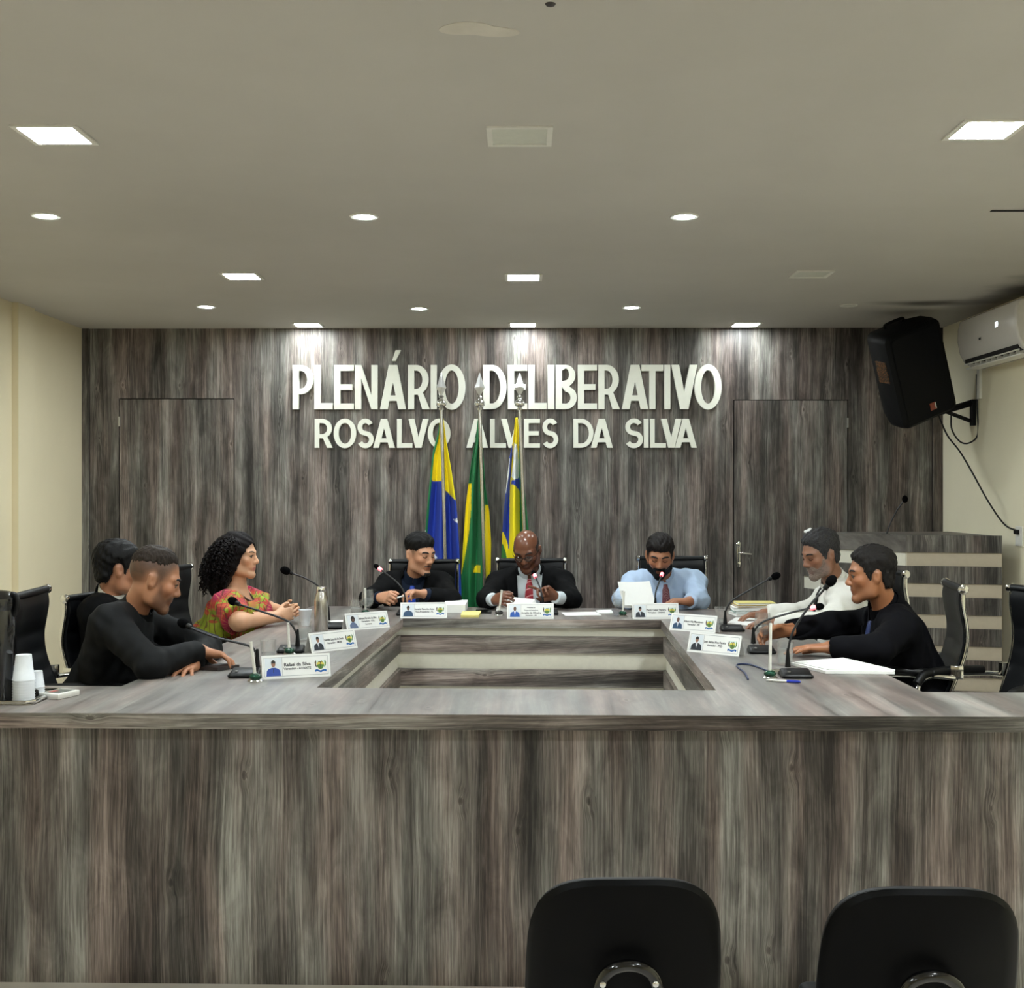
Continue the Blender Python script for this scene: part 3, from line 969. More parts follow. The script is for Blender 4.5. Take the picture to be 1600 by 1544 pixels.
bd = obj('badge', b, plain('red badge', srgb(150, 72, 52), .35), spk)
b = B(); box(b, (.036, -.177, -.250), (.044, -.1755, -.210), .0005); obj('badge_stripe', b, M['white_plastic'], bd)
b = B()
tube(b, smooth_path([(-.07, .04, .322), (-.06, .03, .345), (.06, .03, .345), (.07, .04, .322)], 5), .010, 8)
obj('carry_handle', b, M['black_plastic'], spk, True)
# control sticker on the left flank
b = B(); vs = box(b, (-.006, -.055, -.075), (.006, .055, .075), .003)
bmesh.ops.transform(b, matrix=T(-.2105, -.06, .08) @ Rz(.05), verts=b.verts[:])
def sticker_mat():
    t = Nt('printed orange sticker')
    v = t.coords(scale=(40, 40, 40)); vo = t.n('TexVoronoi'); t.l(v, vo.inputs['Vector'])
    t.l(t.ramp(vo.outputs['Distance'], [(0.2, srgb(196, 128, 48)), (0.4, srgb(60, 38, 20)), (0.7, srgb(30, 24, 20))]), t.bs.inputs['Base Color'])
    return t.m
obj('sticker', b, sticker_mat(), spk)

def cable(name, pts, r, label, mat='cable', n=10):
    b = B(); tube(b, smooth_path(pts, n), r, 6)
    o = obj(name, b, M[mat], None, True); tag(o, label, 'cable'); return o
wx = XR - .012
def onwall(u, v, X=wx):
    d = _ray(u, v); t = X/d[0]
    return Vector((X, d[1]*t, EYE + d[2]*t))
cable('power_cable', [at(1467, 650, 8.1), at(1480, 680, 8.02), at(1500, 706, 7.95), at(1520, 740, 7.85), at(1545, 785, 7.65), onwall(1570, 820), onwall(1592, 830)], .0055, 'long black cable drooping from the loudspeaker to the wall socket')
cable('audio_cable', [at(1481, 618, 8.1), at(1486, 640, 8.08), at(1487, 670, 8.08), at(1500, 690, 8.09), at(1515, 692, 8.10), at(1528, 678, 8.08), onwall(1527, 640), onwall(1526, 585)], .0055, 'looped black cable between the loudspeaker and the wall bracket')
pw = onwall(1594, 838, XR)
sk = thing('wall_socket', 'white socket plate on the right wall at the cable end', 'socket', (XR, pw.y, pw.z))
b = B(); box(b, (-.012, -.055, -.06), (0, .045, .06), .003); obj('plate', b, M['white_plastic'], sk)
b = B(); box(b, (-.034, -.018, .012), (-.010, .02, .04), .004); obj('plug', b, M['black_plastic'], sk)
# switch on the right wall low behind the chairs
b = B(); box(b, (-.01, -.03, -.05), (0, .03, .05), .002)

# ------------------------------------------------------------------ smooth solids for figures
class Field:
    """Signed-distance volume; smooth unions of tapered limbs, then one closed surface."""
    def __init__(self, lo, hi, h):
        self.lo = np.array(lo, float); self.h = h
        self.n = np.ceil((np.array(hi, float)-self.lo)/h).astype(int)+1
        self.D = np.full(self.n, 0.08, np.float32)
    def win(self, lo, hi, m):
        a = np.maximum(0, np.floor((np.array(lo)-m-self.lo)/self.h).astype(int))
        b = np.minimum(self.n, np.ceil((np.array(hi)+m-self.lo)/self.h).astype(int)+1)
        if np.any(b <= a): return None
        ax = [self.lo[i] + self.h*np.arange(a[i], b[i]) for i in range(3)]
        X = ax[0][:, None, None]; Y = ax[1][None, :, None]; Z = ax[2][None, None, :]
        return tuple(slice(a[i], b[i]) for i in range(3)), X, Y, Z
    def put(self, s, d, k, op):
        A = self.D[s]
        if op == 'sub': d = -d
        if op in ('sub', 'int'):
            if k > 0:
                hh = np.maximum(k-np.abs(A-d), 0)/k
                self.D[s] = np.maximum(A, d) + hh*hh*k*.25
            else: self.D[s] = np.maximum(A, d)
        else:
            if k > 0:
                hh = np.maximum(k-np.abs(A-d), 0)/k
                self.D[s] = np.minimum(A, d) - hh*hh*k*.25
            else: self.D[s] = np.minimum(A, d)
    def cone(self, p, q, r0, r1=None, k=.02, op='add', cut=None):
        r1 = r0 if r1 is None else r1
        p = np.array(p, float); q = np.array(q, float); R = max(r0, r1)
        w = self.win(np.minimum(p, q)-R, np.maximum(p, q)+R, k+.016)
        if w is None: return
        s, X, Y, Z = w
        d = q-p; L2 = float(d@d)+1e-12
        t = np.clip(((X-p[0])*d[0]+(Y-p[1])*d[1]+(Z-p[2])*d[2])/L2, 0, 1)
        dist = np.sqrt((X-p[0]-t*d[0])**2+(Y-p[1]-t*d[1])**2+(Z-p[2]-t*d[2])**2) - (r0+(r1-r0)*t)
        if cut is not None:      # flat end at q
            u = d/math.sqrt(L2)
            dist = np.maximum(dist, (X-q[0])*u[0]+(Y-q[1])*u[1]+(Z-q[2])*u[2])
        self.put(s, dist, k, op)
    def chain(self, pts, rs, k=.02, op='add'):
        for i in range(len(pts)-1): self.cone(pts[i], pts[i+1], rs[i], rs[i+1], k, op)
    def ell(self, c, r, R=None, k=.02, op='add'):
        c = np.array(c, float); r = np.array(r, float); m = r.max()
        w = self.win(c-m, c+m, k+.016)
        if w is None: return
        s, X, Y, Z = w
        x, y, z = X-c[0], Y-c[1], Z-c[2]
        if R is not None:
            R = np.array(R, float)      # columns = local axes
            x, y, z = (x*R[0,0]+y*R[1,0]+z*R[2,0], x*R[0,1]+y*R[1,1]+z*R[2,1], x*R[0,2]+y*R[1,2]+z*R[2,2])
        k0 = np.sqrt((x/r[0])**2+(y/r[1])**2+(z/r[2])**2)
        k1 = np.sqrt((x/r[0]**2)**2+(y/r[1]**2)**2+(z/r[2]**2)**2)+1e-9
        self.put(s, k0*(k0-1)/k1, k, op)
    def grid(self):
        ax = [self.lo[i] + self.h*np.arange(self.n[i]) for i in range(3)]
        return ax[0][:, None, None], ax[1][None, :, None], ax[2][None, None, :]
    def mesh(self, name):
        D = self.D; h = self.h
        # close the volume at its border
        D = D.copy()
        for i in range(3):
            sl = [slice(None)]*3
            for e in (0, -1):
                sl[i] = e; D[tuple(sl)] = np.maximum(D[tuple(sl)], 1e-3)
        ins = D < 0
        nx, ny, nz = D.shape
        cnt = np.zeros((nx-1, ny-1, nz-1), np.int8)
        for i in (0,1):
            for j in (0,1):
                for k in (0,1):
                    cnt += ins[i:nx-1+i, j:ny-1+j, k:nz-1+k]
        act = (cnt > 0) & (cnt < 8)
        I, J, K = np.nonzero(act)
        idx = np.full(act.shape, -1, np.int64); idx[I, J, K] = np.arange(len(I))
        acc = np.zeros((len(I), 3)); num = np.zeros(len(I))
        corners = [(i,j,k) for i in (0,1) for j in (0,1) for k in (0,1)]
        for a in corners:
            for ax in range(3):
                if a[ax] == 1: continue
                b = list(a); b[ax] = 1
                d0 = D[I+a[0], J+a[1], K+a[2]]; d1 = D[I+b[0], J+b[1], K+b[2]]
                m = (d0 < 0) != (d1 < 0)
                t = np.where(m, d0/(d0-d1+1e-20), 0)
                p = np.tile(np.array(a, float), (len(I), 1)); p[:, ax] += t
                acc[m] += p[m]; num[m] += 1
        V = self.lo + h*(np.stack([I,J,K],1) + acc/np.maximum(num,1)[:,None])
        quads = []
        for ax in range(3):
            sl0 = [slice(None)]*3; sl1 = [slice(None)]*3
            sl0[ax] = slice(0,-1); sl1[ax] = slice(1,None)
            A = ins[tuple(sl0)]; Bv = ins[tuple(sl1)]
            e = np.nonzero(A != Bv)
            e = np.stack(e, 1)
            o1, o2 = [(1,2),(2,0),(0,1)][ax]
            ok = (e[:,o1] > 0) & (e[:,o2] > 0) & (e[:,o1] < D.shape[o1]-1) & (e[:,o2] < D.shape[o2]-1)
            e = e[ok]
            def cid(da, db):
                c = e.copy(); c[:,o1] += da; c[:,o2] += db
                return idx[c[:,0], c[:,1], c[:,2]]
            q = np.stack([cid(-1,-1), cid(0,-1), cid(0,0), cid(-1,0)], 1)
            fl = A[e[:,0], e[:,1], e[:,2]]
            q[~fl] = q[~fl][:, ::-1]
            quads.append(q)
        Q = np.concatenate(quads) if quads else np.zeros((0,4), int)
        Q = Q[(Q >= 0).all(1)]
        # relax a little
        nb = np.zeros_like(V); c = np.zeros(len(V))
        for a, b2 in ((0,1),(1,2),(2,3),(3,0)):
            np.add.at(nb, Q[:,a], V[Q[:,b2]]); np.add.at(c, Q[:,a], 1)
        V = V*.55 + .45*nb/np.maximum(c,1)[:,None]
        return V, Q
def to_mesh(name, V, Q):
    me = bpy.data.meshes.new(name)
    me.vertices.add(len(V)); me.vertices.foreach_set('co', np.asarray(V, np.float32).ravel())
    me.loops.add(Q.size); me.loops.foreach_set('vertex_index', Q.ravel().astype(np.int32))
    me.polygons.add(len(Q))
    me.polygons.foreach_set('loop_start', np.arange(0, Q.size, 4, dtype=np.int32))
    me.polygons.foreach_set('loop_total', np.full(len(Q), 4, np.int32))
    me.polygons.foreach_set('use_smooth', np.ones(len(Q), bool))
    me.update(calc_edges=True); me.validate()
    return me

def v3(*a): return np.array(a, float)
def unit(a): a = np.array(a, float); return a/np.linalg.norm(a)

# ------------------------------------------------------------------ head, hands, torso
def head_solid(S, O, R, s=1.0, jaw=1.0, nose=1.0):
    """O centre, R columns = right, forward, up."""
    W = lambda x, y, z: O + R @ (np.array([x, y, z])*s)
    e = lambda c, r, k, op='add': S.ell(W(*c), np.array(r)*s, R, k*s, op)
    c = lambda a, b2, r0, r1, k, op='add': S.cone(W(*a), W(*b2), r0*s, r1*s, k*s, op)
    e((0, -.012, .035), (.075, .097, .085), .0)
    e((0, .020, -.025), (.062, .072, .085), .03)
    for q in (-1, 1):
        c((q*.056, .0, -.045), (q*.050, .012, -.078), .018*jaw, .017*jaw, .03)
        c((q*.050, .012, -.078), (q*.012, .070, -.104), .016*jaw, .016, .03)
        c((q*.048, .068, .024), (q*.010, .084, .024), .010, .010, .018)
        e((q*.044, .062, -.020), (.020, .018, .018), .025)
        e((q*.031, .097, .003), (.017, .014, .011), .012, 'sub')
        e((q*.031, .0765, .002), (.0135, .0125, .0115), .004)
        c((q*.019, .088, .012), (q*.045, .080, .012), .0035, .0030, .004)
        e((q*.077, -.012, -.008), (.009, .019, .031), .010)
        c((q*.082, -.026, .012), (q*.084, -.016, -.022), .007, .005, .008)
        e((q*.086, -.006, -.006), (.005, .009, .014), .004, 'sub')
        e((q*.0115, .098, -.034), (.0085, .011, .0075), .008)
    c((0, .086, .014), (0, .108*nose, -.026), .0075, .0105, .012)
    e((0, .105*nose, -.030), (.0115, .011, .0095), .008)
    e((0, .078, -.104), (.020, .016, .016), .02)
    e((0, .080, -.058), (.026, .016, .018), .015)
    c((-.017, .086, -.0635), (.017, .086, -.0635), .0060, .0060, .006)
    e((0, .092, -.0635), (.012, .006, .0055), .006)
    c((-.014, .086, -.0745), (.014, .086, -.0745), .0070, .0070, .006)
    c((-.022, .094, -.069), (.022, .094, -.069), .0016, .0016, .003, 'sub')

def hand_solid(S, w, f, n, right, curls=(25, 35, 20), spread=.06, thumb=.5, s=1.0, each=None):
    """w wrist, f finger direction, n way the palm faces."""
    f = unit(f); n = np.array(n, float); n = unit(n - f*(n@f))
    t = np.cross(f, n) if right else np.cross(n, f)
    offs = (.029, .010, -.010, -.028); kn = (.090, .094, .089, .080)
    seg = ((.042, .026, .020), (.047, .030, .021), (.043, .028, .020), (.033, .021, .018))
    for i in range(4):
        base = w + t*offs[i]*.62*s + f*.015*s
        kp = w + t*offs[i]*s + f*kn[i]*s - n*.004*s
        S.cone(base, kp, .0150*s, .0118*s, .016)
        d0 = unit(f + t*(offs[i]/.029)*spread*2)
        p = kp; ang = 0
        cu = each[i] if each else curls
        rr = (.0098, .0088, .0080, .0068)
        if i == 3: rr = (.0085, .0076, .0070, .0060)
        for j in range(3):
            ang += math.radians(cu[j])
            d = d0*math.cos(ang) + n*math.sin(ang)
            q = p + d*seg[i][j]*s
            S.cone(p, q, rr[j]*s, rr[j+1]*s, .004)
            p = q
    S.ell(w + f*.050*s + t*.004*s + n*.004*s, np.array((.036, .040, .014))*s, np.stack([t, f, n], 1), .012)
    b0 = w + f*.022*s + t*.022*s + n*.006*s
    d1 = unit(f*.75 + t*.75 + n*(.25+thumb*.4))
    p1 = b0 + d1*.042*s
    d2 = unit(f*1.0 + t*(.45-thumb*.5) + n*(.2+thumb*.5)); p2 = p1 + d2*.032*s
    d3 = unit(f*1.0 + t*(.15-thumb*.5) + n*(.2+thumb*.5)); p3 = p2 + d3*.025*s
    S.cone(b0, p1, .0165*s, .0118*s, .014); S.cone(p1, p2, .0112*s, .0100*s, .003); S.cone(p2, p3, .0100*s, .0075*s, .003)

class Fig: pass

def torso_solid(S, F, q, k=.05):
    up, rt, fw, pv, nk = F.up, F.rt, F.fw, F.pv, F.nk
    Rm = np.stack([rt, fw, up], 1)
    L = np.linalg.norm(nk-pv); u = L/.52; g = F.fat
    S.ell(pv+up*.02, np.array((.165*g+q, .120*g+q, .120+q)), Rm, k)
    S.ell(pv+up*.17*u+fw*.015*g, np.array((.145*g+q, .112*g*g+q, .15*u+q)), Rm, k)
    S.ell(pv+up*.345*u+fw*.008, np.array((.160*(.5+.5*g)+q, .112*(.4+.6*g)+q, .165*u+q)), Rm, k)
    for s in F.sh:
        a = nk*.35 + s*.65 - up*.012
        S.cone(nk - up*.035, a, .058+q, .052+q, k)
        S.cone(a, s, .054+q, .052+q, k)
        S.cone(nk + up*.005 - fw*.018, nk*.45 + s*.55 + up*.008, .038+q*.6, .034+q, k)
        S.cone(s, s - up*.13*u + (pv+up*.25*u - s)*.28 , .055+q, .055+q, k)

def arm_solid(S, F, i, q, sleeve=None, k=.022, fl=1.0, short=None):
    s, e, w = F.sh[i], F.el[i], F.wr[i]
    r0, r1, r2 = .050*F.arm+q, .041*F.arm+q, .0285*(.6+.4*F.arm)+q*fl
    if short is not None:
        m = s + (e-s)*short
        S.cone(s, m, r0, r1+.008, k, 'add', True)
        return
    S.cone(s, e, r0, r1, k)
    if sleeve is None: S.cone(e, w, r1*.98, r2, k)
    else:
        d = unit(w-e); S.cone(e, w - d*sleeve, r1*.98, r2, k, 'add', True)

def poly_sdf(y, z, P):
    """2D signed distance of a polygon, arrays y, z."""
    P = np.array(P, float)
    d = np.full(np.broadcast(y, z).shape, 1e9); sgn = np.ones_like(d)
    n = len(P)
    for i in range(n):
        a = P[i]; b = P[i-1]; e = b-a
        wy, wz = y-a[0], z-a[1]
        t = np.clip((wy*e[0]+wz*e[1])/(e@e), 0, 1)
        d = np.minimum(d, (wy-e[0]*t)**2+(wz-e[1]*t)**2)
        c1 = z >= a[1]; c2 = z < b[1]; c3 = e[0]*wz > e[1]*wy
        fl = (c1 & c2 & c3) | (~c1 & ~c2 & ~c3)
        sgn = np.where(fl, -sgn, sgn)
    return sgn*np.sqrt(d)

HAIR_SHORT = [(.100,.084),(.074,.074),(.058,.052),(.044,.020),(.034,-.006),(.028,-.026),(.014,-.026),(.010,.006),(-.010,.028),(-.030,.010),(-.036,-.030),(-.048,-.066),(-.13,-.066),(-.16,.05),(-.1,.17),(.12,.17)]
HAIR_RECEDE = [(.066,.098),(.046,.060),(.040,.030),(.036,.006),(.030,-.014),(.014,-.014),(.008,.012),(-.012,.028),(-.030,.006),(-.036,-.030),(-.050,-.055),(-.13,-.055),(-.16,.05),(-.1,.17),(.06,.17)]
HAIR_RING = [(.036,.036),(.036,.006),(.030,-.018),(.014,-.018),(.008,.012),(-.012,.028),(-.030,.006),(-.036,-.030),(-.050,-.060),(-.14,-.060),(-.15,.070),(-.07,.078),(-.02,.060)]
BEARD = [(.036,-.012),(.026,-.012),(.022,-.04),(.012,-.070),(.030,-.112),(.09,-.15),(.13,-.10),(.11,-.046),(.085,-.044),(.066,-.060),(.050,-.050)]

def hair_solid(F, poly, top=.014, side=.005, rough=.0022, h=.0033, recede=1.2, seed=0, taper=.030, wave=70.0, ragged=.0016, feather=.005):
    """Hair grows out of the scalp: thin at the hairline, thickest on top."""
    O, R, s = F.O, F.R, F.hs
    S = Field(O-.17, O+.17, h)
    X, Y, Z = S.grid()
    W = lambda x, y, z: O + R @ (np.array([x, y, z])*s)
    S.ell(W(0, -.012, .035), np.array((.075, .097, .085))*s, R, 0)
    S.ell(W(0, .020, -.025), np.array((.062, .072, .085))*s, R, .03)
    S.ell(W(0, -.03, -.04), np.array((.060, .062, .06))*s, R, .02)
    x, y, z = X-O[0], Y-O[1], Z-O[2]
    lx = (x*R[0,0]+y*R[1,0]+z*R[2,0])/s; ly = (x*R[0,1]+y*R[1,1]+z*R[2,1])/s; lz = (x*R[0,2]+y*R[1,2]+z*R[2,2])/s
    nz = np.sin(lx*wave*1.6+seed+3*np.sin(ly*40))*np.sin(ly*wave+1.3*seed+2*np.sin(lz*50))+.6*np.sin(lz*wave*2.1+lx*190+seed)+.5*np.sin(lx*310+ly*140+seed)
    pd = poly_sdf(ly + recede*lx*lx, lz - .8*recede*lx*lx*(ly > .02), poly) + ragged*nz + feather*np.sin(lx*410+2*np.sin(ly*90)+seed)*np.sin(ly*370+lz*160+2*np.sin(lx*80))
    g = np.clip(-pd/taper, 0, 1); g = g*(2-g)
    u = np.clip((lz-.015)/.085, 0, 1); u = u*u*(3-2*u)
    thick = (side + (top-side)*u)*(.12+.88*g) + .0006
    S.D = np.maximum(S.D - thick*s - rough*nz*g, pd*s).astype(np.float32)
    return S.mesh('hair')

def beard_solid(F, poly=BEARD, t=.004, h=.0032, mous=True, chin_only=False, only_mous=False):
    O, R, s = F.O, F.R, F.hs
    S = Field(O-.17, O+.17, h)
    head_solid(S, O, R, s)
    S.D -= t
    X, Y, Z = S.grid()
    x, y, z = X-O[0], Y-O[1], Z-O[2]
    lx = (x*R[0,0]+y*R[1,0]+z*R[2,0])/s; ly = (x*R[0,1]+y*R[1,1]+z*R[2,1])/s; lz = (x*R[0,2]+y*R[1,2]+z*R[2,2])/s
    pd = poly_sdf(ly, lz, poly)
    if chin_only: pd = np.maximum(pd, np.abs(lx)-.024)
    if mous:
        m = np.maximum(np.maximum(np.abs(lx)-.030, np.abs(lz+.052+.25*np.abs(lx))-.0055), .06-ly)
        side = np.maximum(np.maximum(np.abs(np.abs(lx)-.030)-.005, np.abs(lz+.072)-.022), .05-ly)
        pd = np.minimum(pd, np.minimum(m, side) if not chin_only else m)
    if only_mous: pd = np.maximum(np.maximum(np.abs(lx)-.027, np.abs(lz+.053+.22*np.abs(lx))-.0045), .06-ly)
    mouth = np.maximum(np.maximum(np.abs(lx)-.022, np.abs(lz+.069)-.011), .06-ly)
    pd = np.maximum(pd, -mouth)
    S.D = np.maximum(S.D + .0008*np.sin(lx*300)*np.sin(lz*280), pd*s).astype(np.float32)
    return S.mesh('beard')

def skin_mat(name, col, gloss=.45, dark=False):
    t = Nt(name)
    at_ = t.n('Attribute'); at_.attribute_name = 'complexion'
    f = t.noise(t.coords(), 60, 4)
    c = t.mix(t.ramp(f, [(.3, (0,0,0)), (.7, (.16,.16,.16))]), at_.outputs['Color'], (*[x*.7 for x in col[:3]], 1))
    t.l(c, t.bs.inputs['Base Color'])
    t.set(Roughness=gloss)
    t.bs.inputs['Subsurface Weight'].default_value = .06
    t.bs.inputs['Subsurface Radius'].default_value = (.01, .004, .002)
    t.bs.inputs['Subsurface Scale'].default_value = .4
    return t.m

def fabric(name, col, rough=.85, folds=.0, weave=900, spec=.2):
    t = Nt(name)
    f = t.noise(t.coords(), weave, 2)
    big = t.noise(t.coords(), 6, 3)
    c = t.ramp(f, [(.3, tuple(x*.86 for x in col[:3])), (.7, tuple(min(1, x*1.12) for x in col[:3]))])
    t.l(c, t.bs.inputs['Base Color'])
    t.set(Roughness=rough); t.bs.inputs['Specular IOR Level'].default_value = spec
    t.bs.inputs['Sheen Weight'].default_value = 0.0
    w = t.n('TexWave'); w.inputs['Scale'].default_value = 4.5; w.inputs['Distortion'].default_value = 7.0; w.inputs['Detail'].default_value = 2
    w.inputs['Detail Scale'].default_value = 1.2
    t.l(t.coords(), w.inputs['Vector'])
    t.bump(t.math('ADD', t.math('MULTIPLY', w.outputs['Fac'], .7), t.math('MULTIPLY', big, .8)), .35 + folds, .012)
    return t.m

def folds(S, F, amp=.003, seed=0.0):
    X, Y, Z = S.grid()
    n = np.sin(X*38+seed+2.2*np.sin(Z*21+seed)+1.5*np.sin(Y*17))*np.sin(Z*31+1.7*np.sin(X*23+seed)+Y*14)
    n2 = np.sin(X*71+Y*53+Z*17+seed*2)*np.sin(Z*63-Y*37+seed)
    S.D = (S.D + amp*n + amp*.45*n2).astype(np.float32)

def local(F, S):
    X, Y, Z = S.grid()
    d = (X-F.pv[0], Y-F.pv[1], Z-F.pv[2])
    dot = lambda v: d[0]*v[0]+d[1]*v[1]+d[2]*v[2]
    return dot(F.rt), dot(F.fw), dot(F.up)

def cutV(S, F, apex, half, back=-.02, top=None, skew=0.0):
    a, b, c = local(F, S)
    L = np.linalg.norm(F.nk-F.pv)
    w = half*(c-apex)/(L-apex)
    s = np.maximum(np.abs(a-skew)-w, back-b)
    S.D = np.maximum(S.D, -s).astype(np.float32)

def cut_neck(S, F, r, z0=0.0, tilt=.0):
    """Open the garment round the neck."""
    nd = unit(F.O + F.R @ v3(0, -.02, -.06) - F.nk)
    p = F.nk - nd*z0 + F.fw*.004
    q = F.nk + nd*.30
    S.cone(p, q, r, r*1.05, 0, 'sub')

def figure(label, O, face, pv, nk, sh, el, wr, hands, skin, fat=1.0, arm=1.0, hs=1.0, roll=0.0, jaw=1.0, body_fwd=None):
    """All points in room coordinates. sh/el/wr: (his right, his left)."""
    F = Fig()
    F.O = np.array(O, float); F.hs = hs
    f = unit(face); up = v3(0, 0, 1)
    r = unit(np.cross(f, up)); u = np.cross(r, f)
    if roll:
        a = math.radians(roll); r, u = r*math.cos(a)+u*math.sin(a), u*math.cos(a)-r*math.sin(a)
    F.R = np.stack([r, f, u], 1)
    F.pv = np.array(pv, float); F.nk = np.array(nk, float)
    F.sh = [np.array(p, float) for p in sh]; F.el = [np.array(p, float) for p in el]; F.wr = [np.array(p, float) for p in wr]
    F.up = unit(F.nk-F.pv)
    rt = F.sh[0]-F.sh[1]; rt = unit(rt - F.up*(rt@F.up))
    F.rt = rt; F.fw = np.cross(F.up, rt)
    F.fat = fat; F.arm = arm
    F.root = thing('person', label, 'person', (F.pv[0], F.pv[1], DAIS))
    F.base = v3(F.pv[0], F.pv[1], DAIS)
    pts = np.array([F.O, F.pv, F.nk] + F.sh + F.el + F.wr)
    F.lo = pts.min(0)-.21; F.hi = pts.max(0)+.21
    # one continuous body
    S = Field(F.lo, F.hi, .0045)
    torso_solid(S, F, 0)
    for i in (0, 1): arm_solid(S, F, i, 0)
    nb = F.O + F.R @ (v3(0, -.022, -.05)*hs)
    S.cone(F.nk - F.up*.03, nb, .060*(.7+.3*fat), .052*(.75+.25*fat), .03)
    S2 = Field(F.O-.16, F.O+.16, .0045)     # the face is blended in after the neck
    for i in (0, 1):
        hd = hands[i]
        hand_solid(S, F.wr[i], hd['f'], hd['n'], i == 0, **{k: v for k, v in hd.items() if k not in ('f', 'n')})
    T_ = S
    keep = S.D.copy()
    Hd = Field(F.lo, F.hi, .0045)
    head_solid(Hd, F.O, F.R, hs, jaw)
    kk = .016
    hh = np.maximum(kk-np.abs(keep-Hd.D), 0)/kk
    S.D = np.minimum(keep, Hd.D) - hh*hh*kk*.25
    V, Q = S.mesh('body')
    F.V = V
    me = to_mesh('body', V - F.base, Q)
    # complexion: base skin, lips, ruddy cheeks, shaved stubble
    loc = ((V-F.O) @ F.R)/hs
    x, y, z = loc.T
    base = np.array(skin['col'][:3])
    C = np.tile(base, (len(V), 1))
    near = (np.abs(loc).max(1) < .16)
    def blend(m, col):
        m = np.clip(m, 0, 1)*near
        C[:] = C*(1-m[:, None]) + np.array(col[:3])*m[:, None]
    sm = lambda d, w: 1/(1+np.exp(np.clip(d/w, -40, 40)))
    blend(.35*sm(np.sqrt(((np.abs(x)-.045)/.025)**2+((z+.02)/.025)**2)-1, .2)*(y > .02), skin.get('cheek', base*np.array((1.1, .85, .8))))
    blend(.85*sm(np.sqrt((x/.024)**2+((z+.069)/.012)**2)-1, .12)*(y > .06), skin.get('lip', base*np.array((.85, .55, .5))))
    if 'stubble' in skin:
        pd = poly_sdf(y, z, BEARD)
        blend(skin['stubble']*sm(pd, .004), skin['hair'])
        m = np.maximum(np.abs(x)-.028, np.abs(z+.052)-.007)
        blend(skin['stubble']*sm(m, .003)*(y > .06), skin['hair'])
    if 'scalp' in skin:
        pd = poly_sdf(y + 1.2*x*x, z, skin['scalp'])
        blend(skin.get('scalp_k', .9)*sm(pd+.003, .007)*np.clip((z+.065)/.075, .25, 1), skin['hair'])
    blend(.8*sm(np.sqrt(((np.abs(x)-.031)/.016)**2+((z-.006)/.0035)**2)-1, .25)*(y > .06), base*.35)
    ca = me.color_attributes.new('complexion', 'FLOAT_COLOR', 'POINT')
    ca.data.foreach_set('color', np.concatenate([C, np.ones((len(C), 1))], 1).astype(np.float32).ravel())
    F.body = link('body', me, skin_mat('skin', base, skin.get('gloss', .45)), F.root)
    return F

def wear(F, name, S, mat, parent=None, label=None):
    V, Q = S.mesh(name)
    o = link(name, to_mesh(name, V-F.base, Q), mat, parent or F.root)
    if label: o['label'] = label
    o_v = (V, Q)
    return o, BVHTree.FromPolygons([tuple(p) for p in V], [tuple(int(i) for i in q) for q in Q])

def put_mesh(F, name, VQ, mat, parent=None):
    return link(name, to_mesh(name, VQ[0]-F.base, VQ[1]), mat, parent or F.root)

def small(F, name, bm, mat, parent=None, smooth=True):
    bmesh.ops.translate(bm, vec=-Vector(F.base), verts=bm.verts[:])
    return obj(name, bm, mat, parent or F.root, smooth)

def face_bits(F, brow, eyes='down', brow_t=.0042):
    W = lambda x, y, z: Vector(F.O + F.R @ (np.array([x, y, z])*F.hs))
    for q in (-1, 1):
        b = B(); tube(b, smooth_path([W(q*.012, .094, .022), W(q*.028, .0935, .029), W(q*.044, .083, .028), W(q*.054, .071, .021)], 4), [brow_t*F.hs*k for k in (.7,.8,.9,1,1,1,1,1,.95,.9,.8,.6,.4)][:13], 8)
        small(F, 'eyebrow', b, brow)
        if eyes == 'open':
            b = B(); ball(b, W(q*.031, .0785, .0015), .0122*F.hs, 16, Matrix(F.R.tolist()))
            ey = small(F, 'eye', b, M['eye_white'])
            b = B(); ball(b, W(q*.0315, .0875, .0008), (.0055*F.hs, .0035*F.hs, .0055*F.hs), 12, Matrix(F.R.tolist()))
            small(F, 'iris', b, M['iris'], ey)
            b = B(); tube(b, smooth_path([W(q*.018, .087, .004), W(q*.031, .0925, .0085), W(q*.045, .081, .003)], 4), .0018*F.hs, 6)
            small(F, 'lashes', b, M['iris'], ey)
        else:
            b = B(); tube(b, smooth_path([W(q*.018, .087, .0), W(q*.031, .0905, -.004), W(q*.045, .080, -.001)], 4), .0021*F.hs, 6)
            small(F, 'eyelashes', b, M['iris'])
M['eye_white'] = plain('eye white', srgb(112, 98, 88), .35)
M['iris'] = plain('dark brown eye', srgb(22, 15, 12), .2)

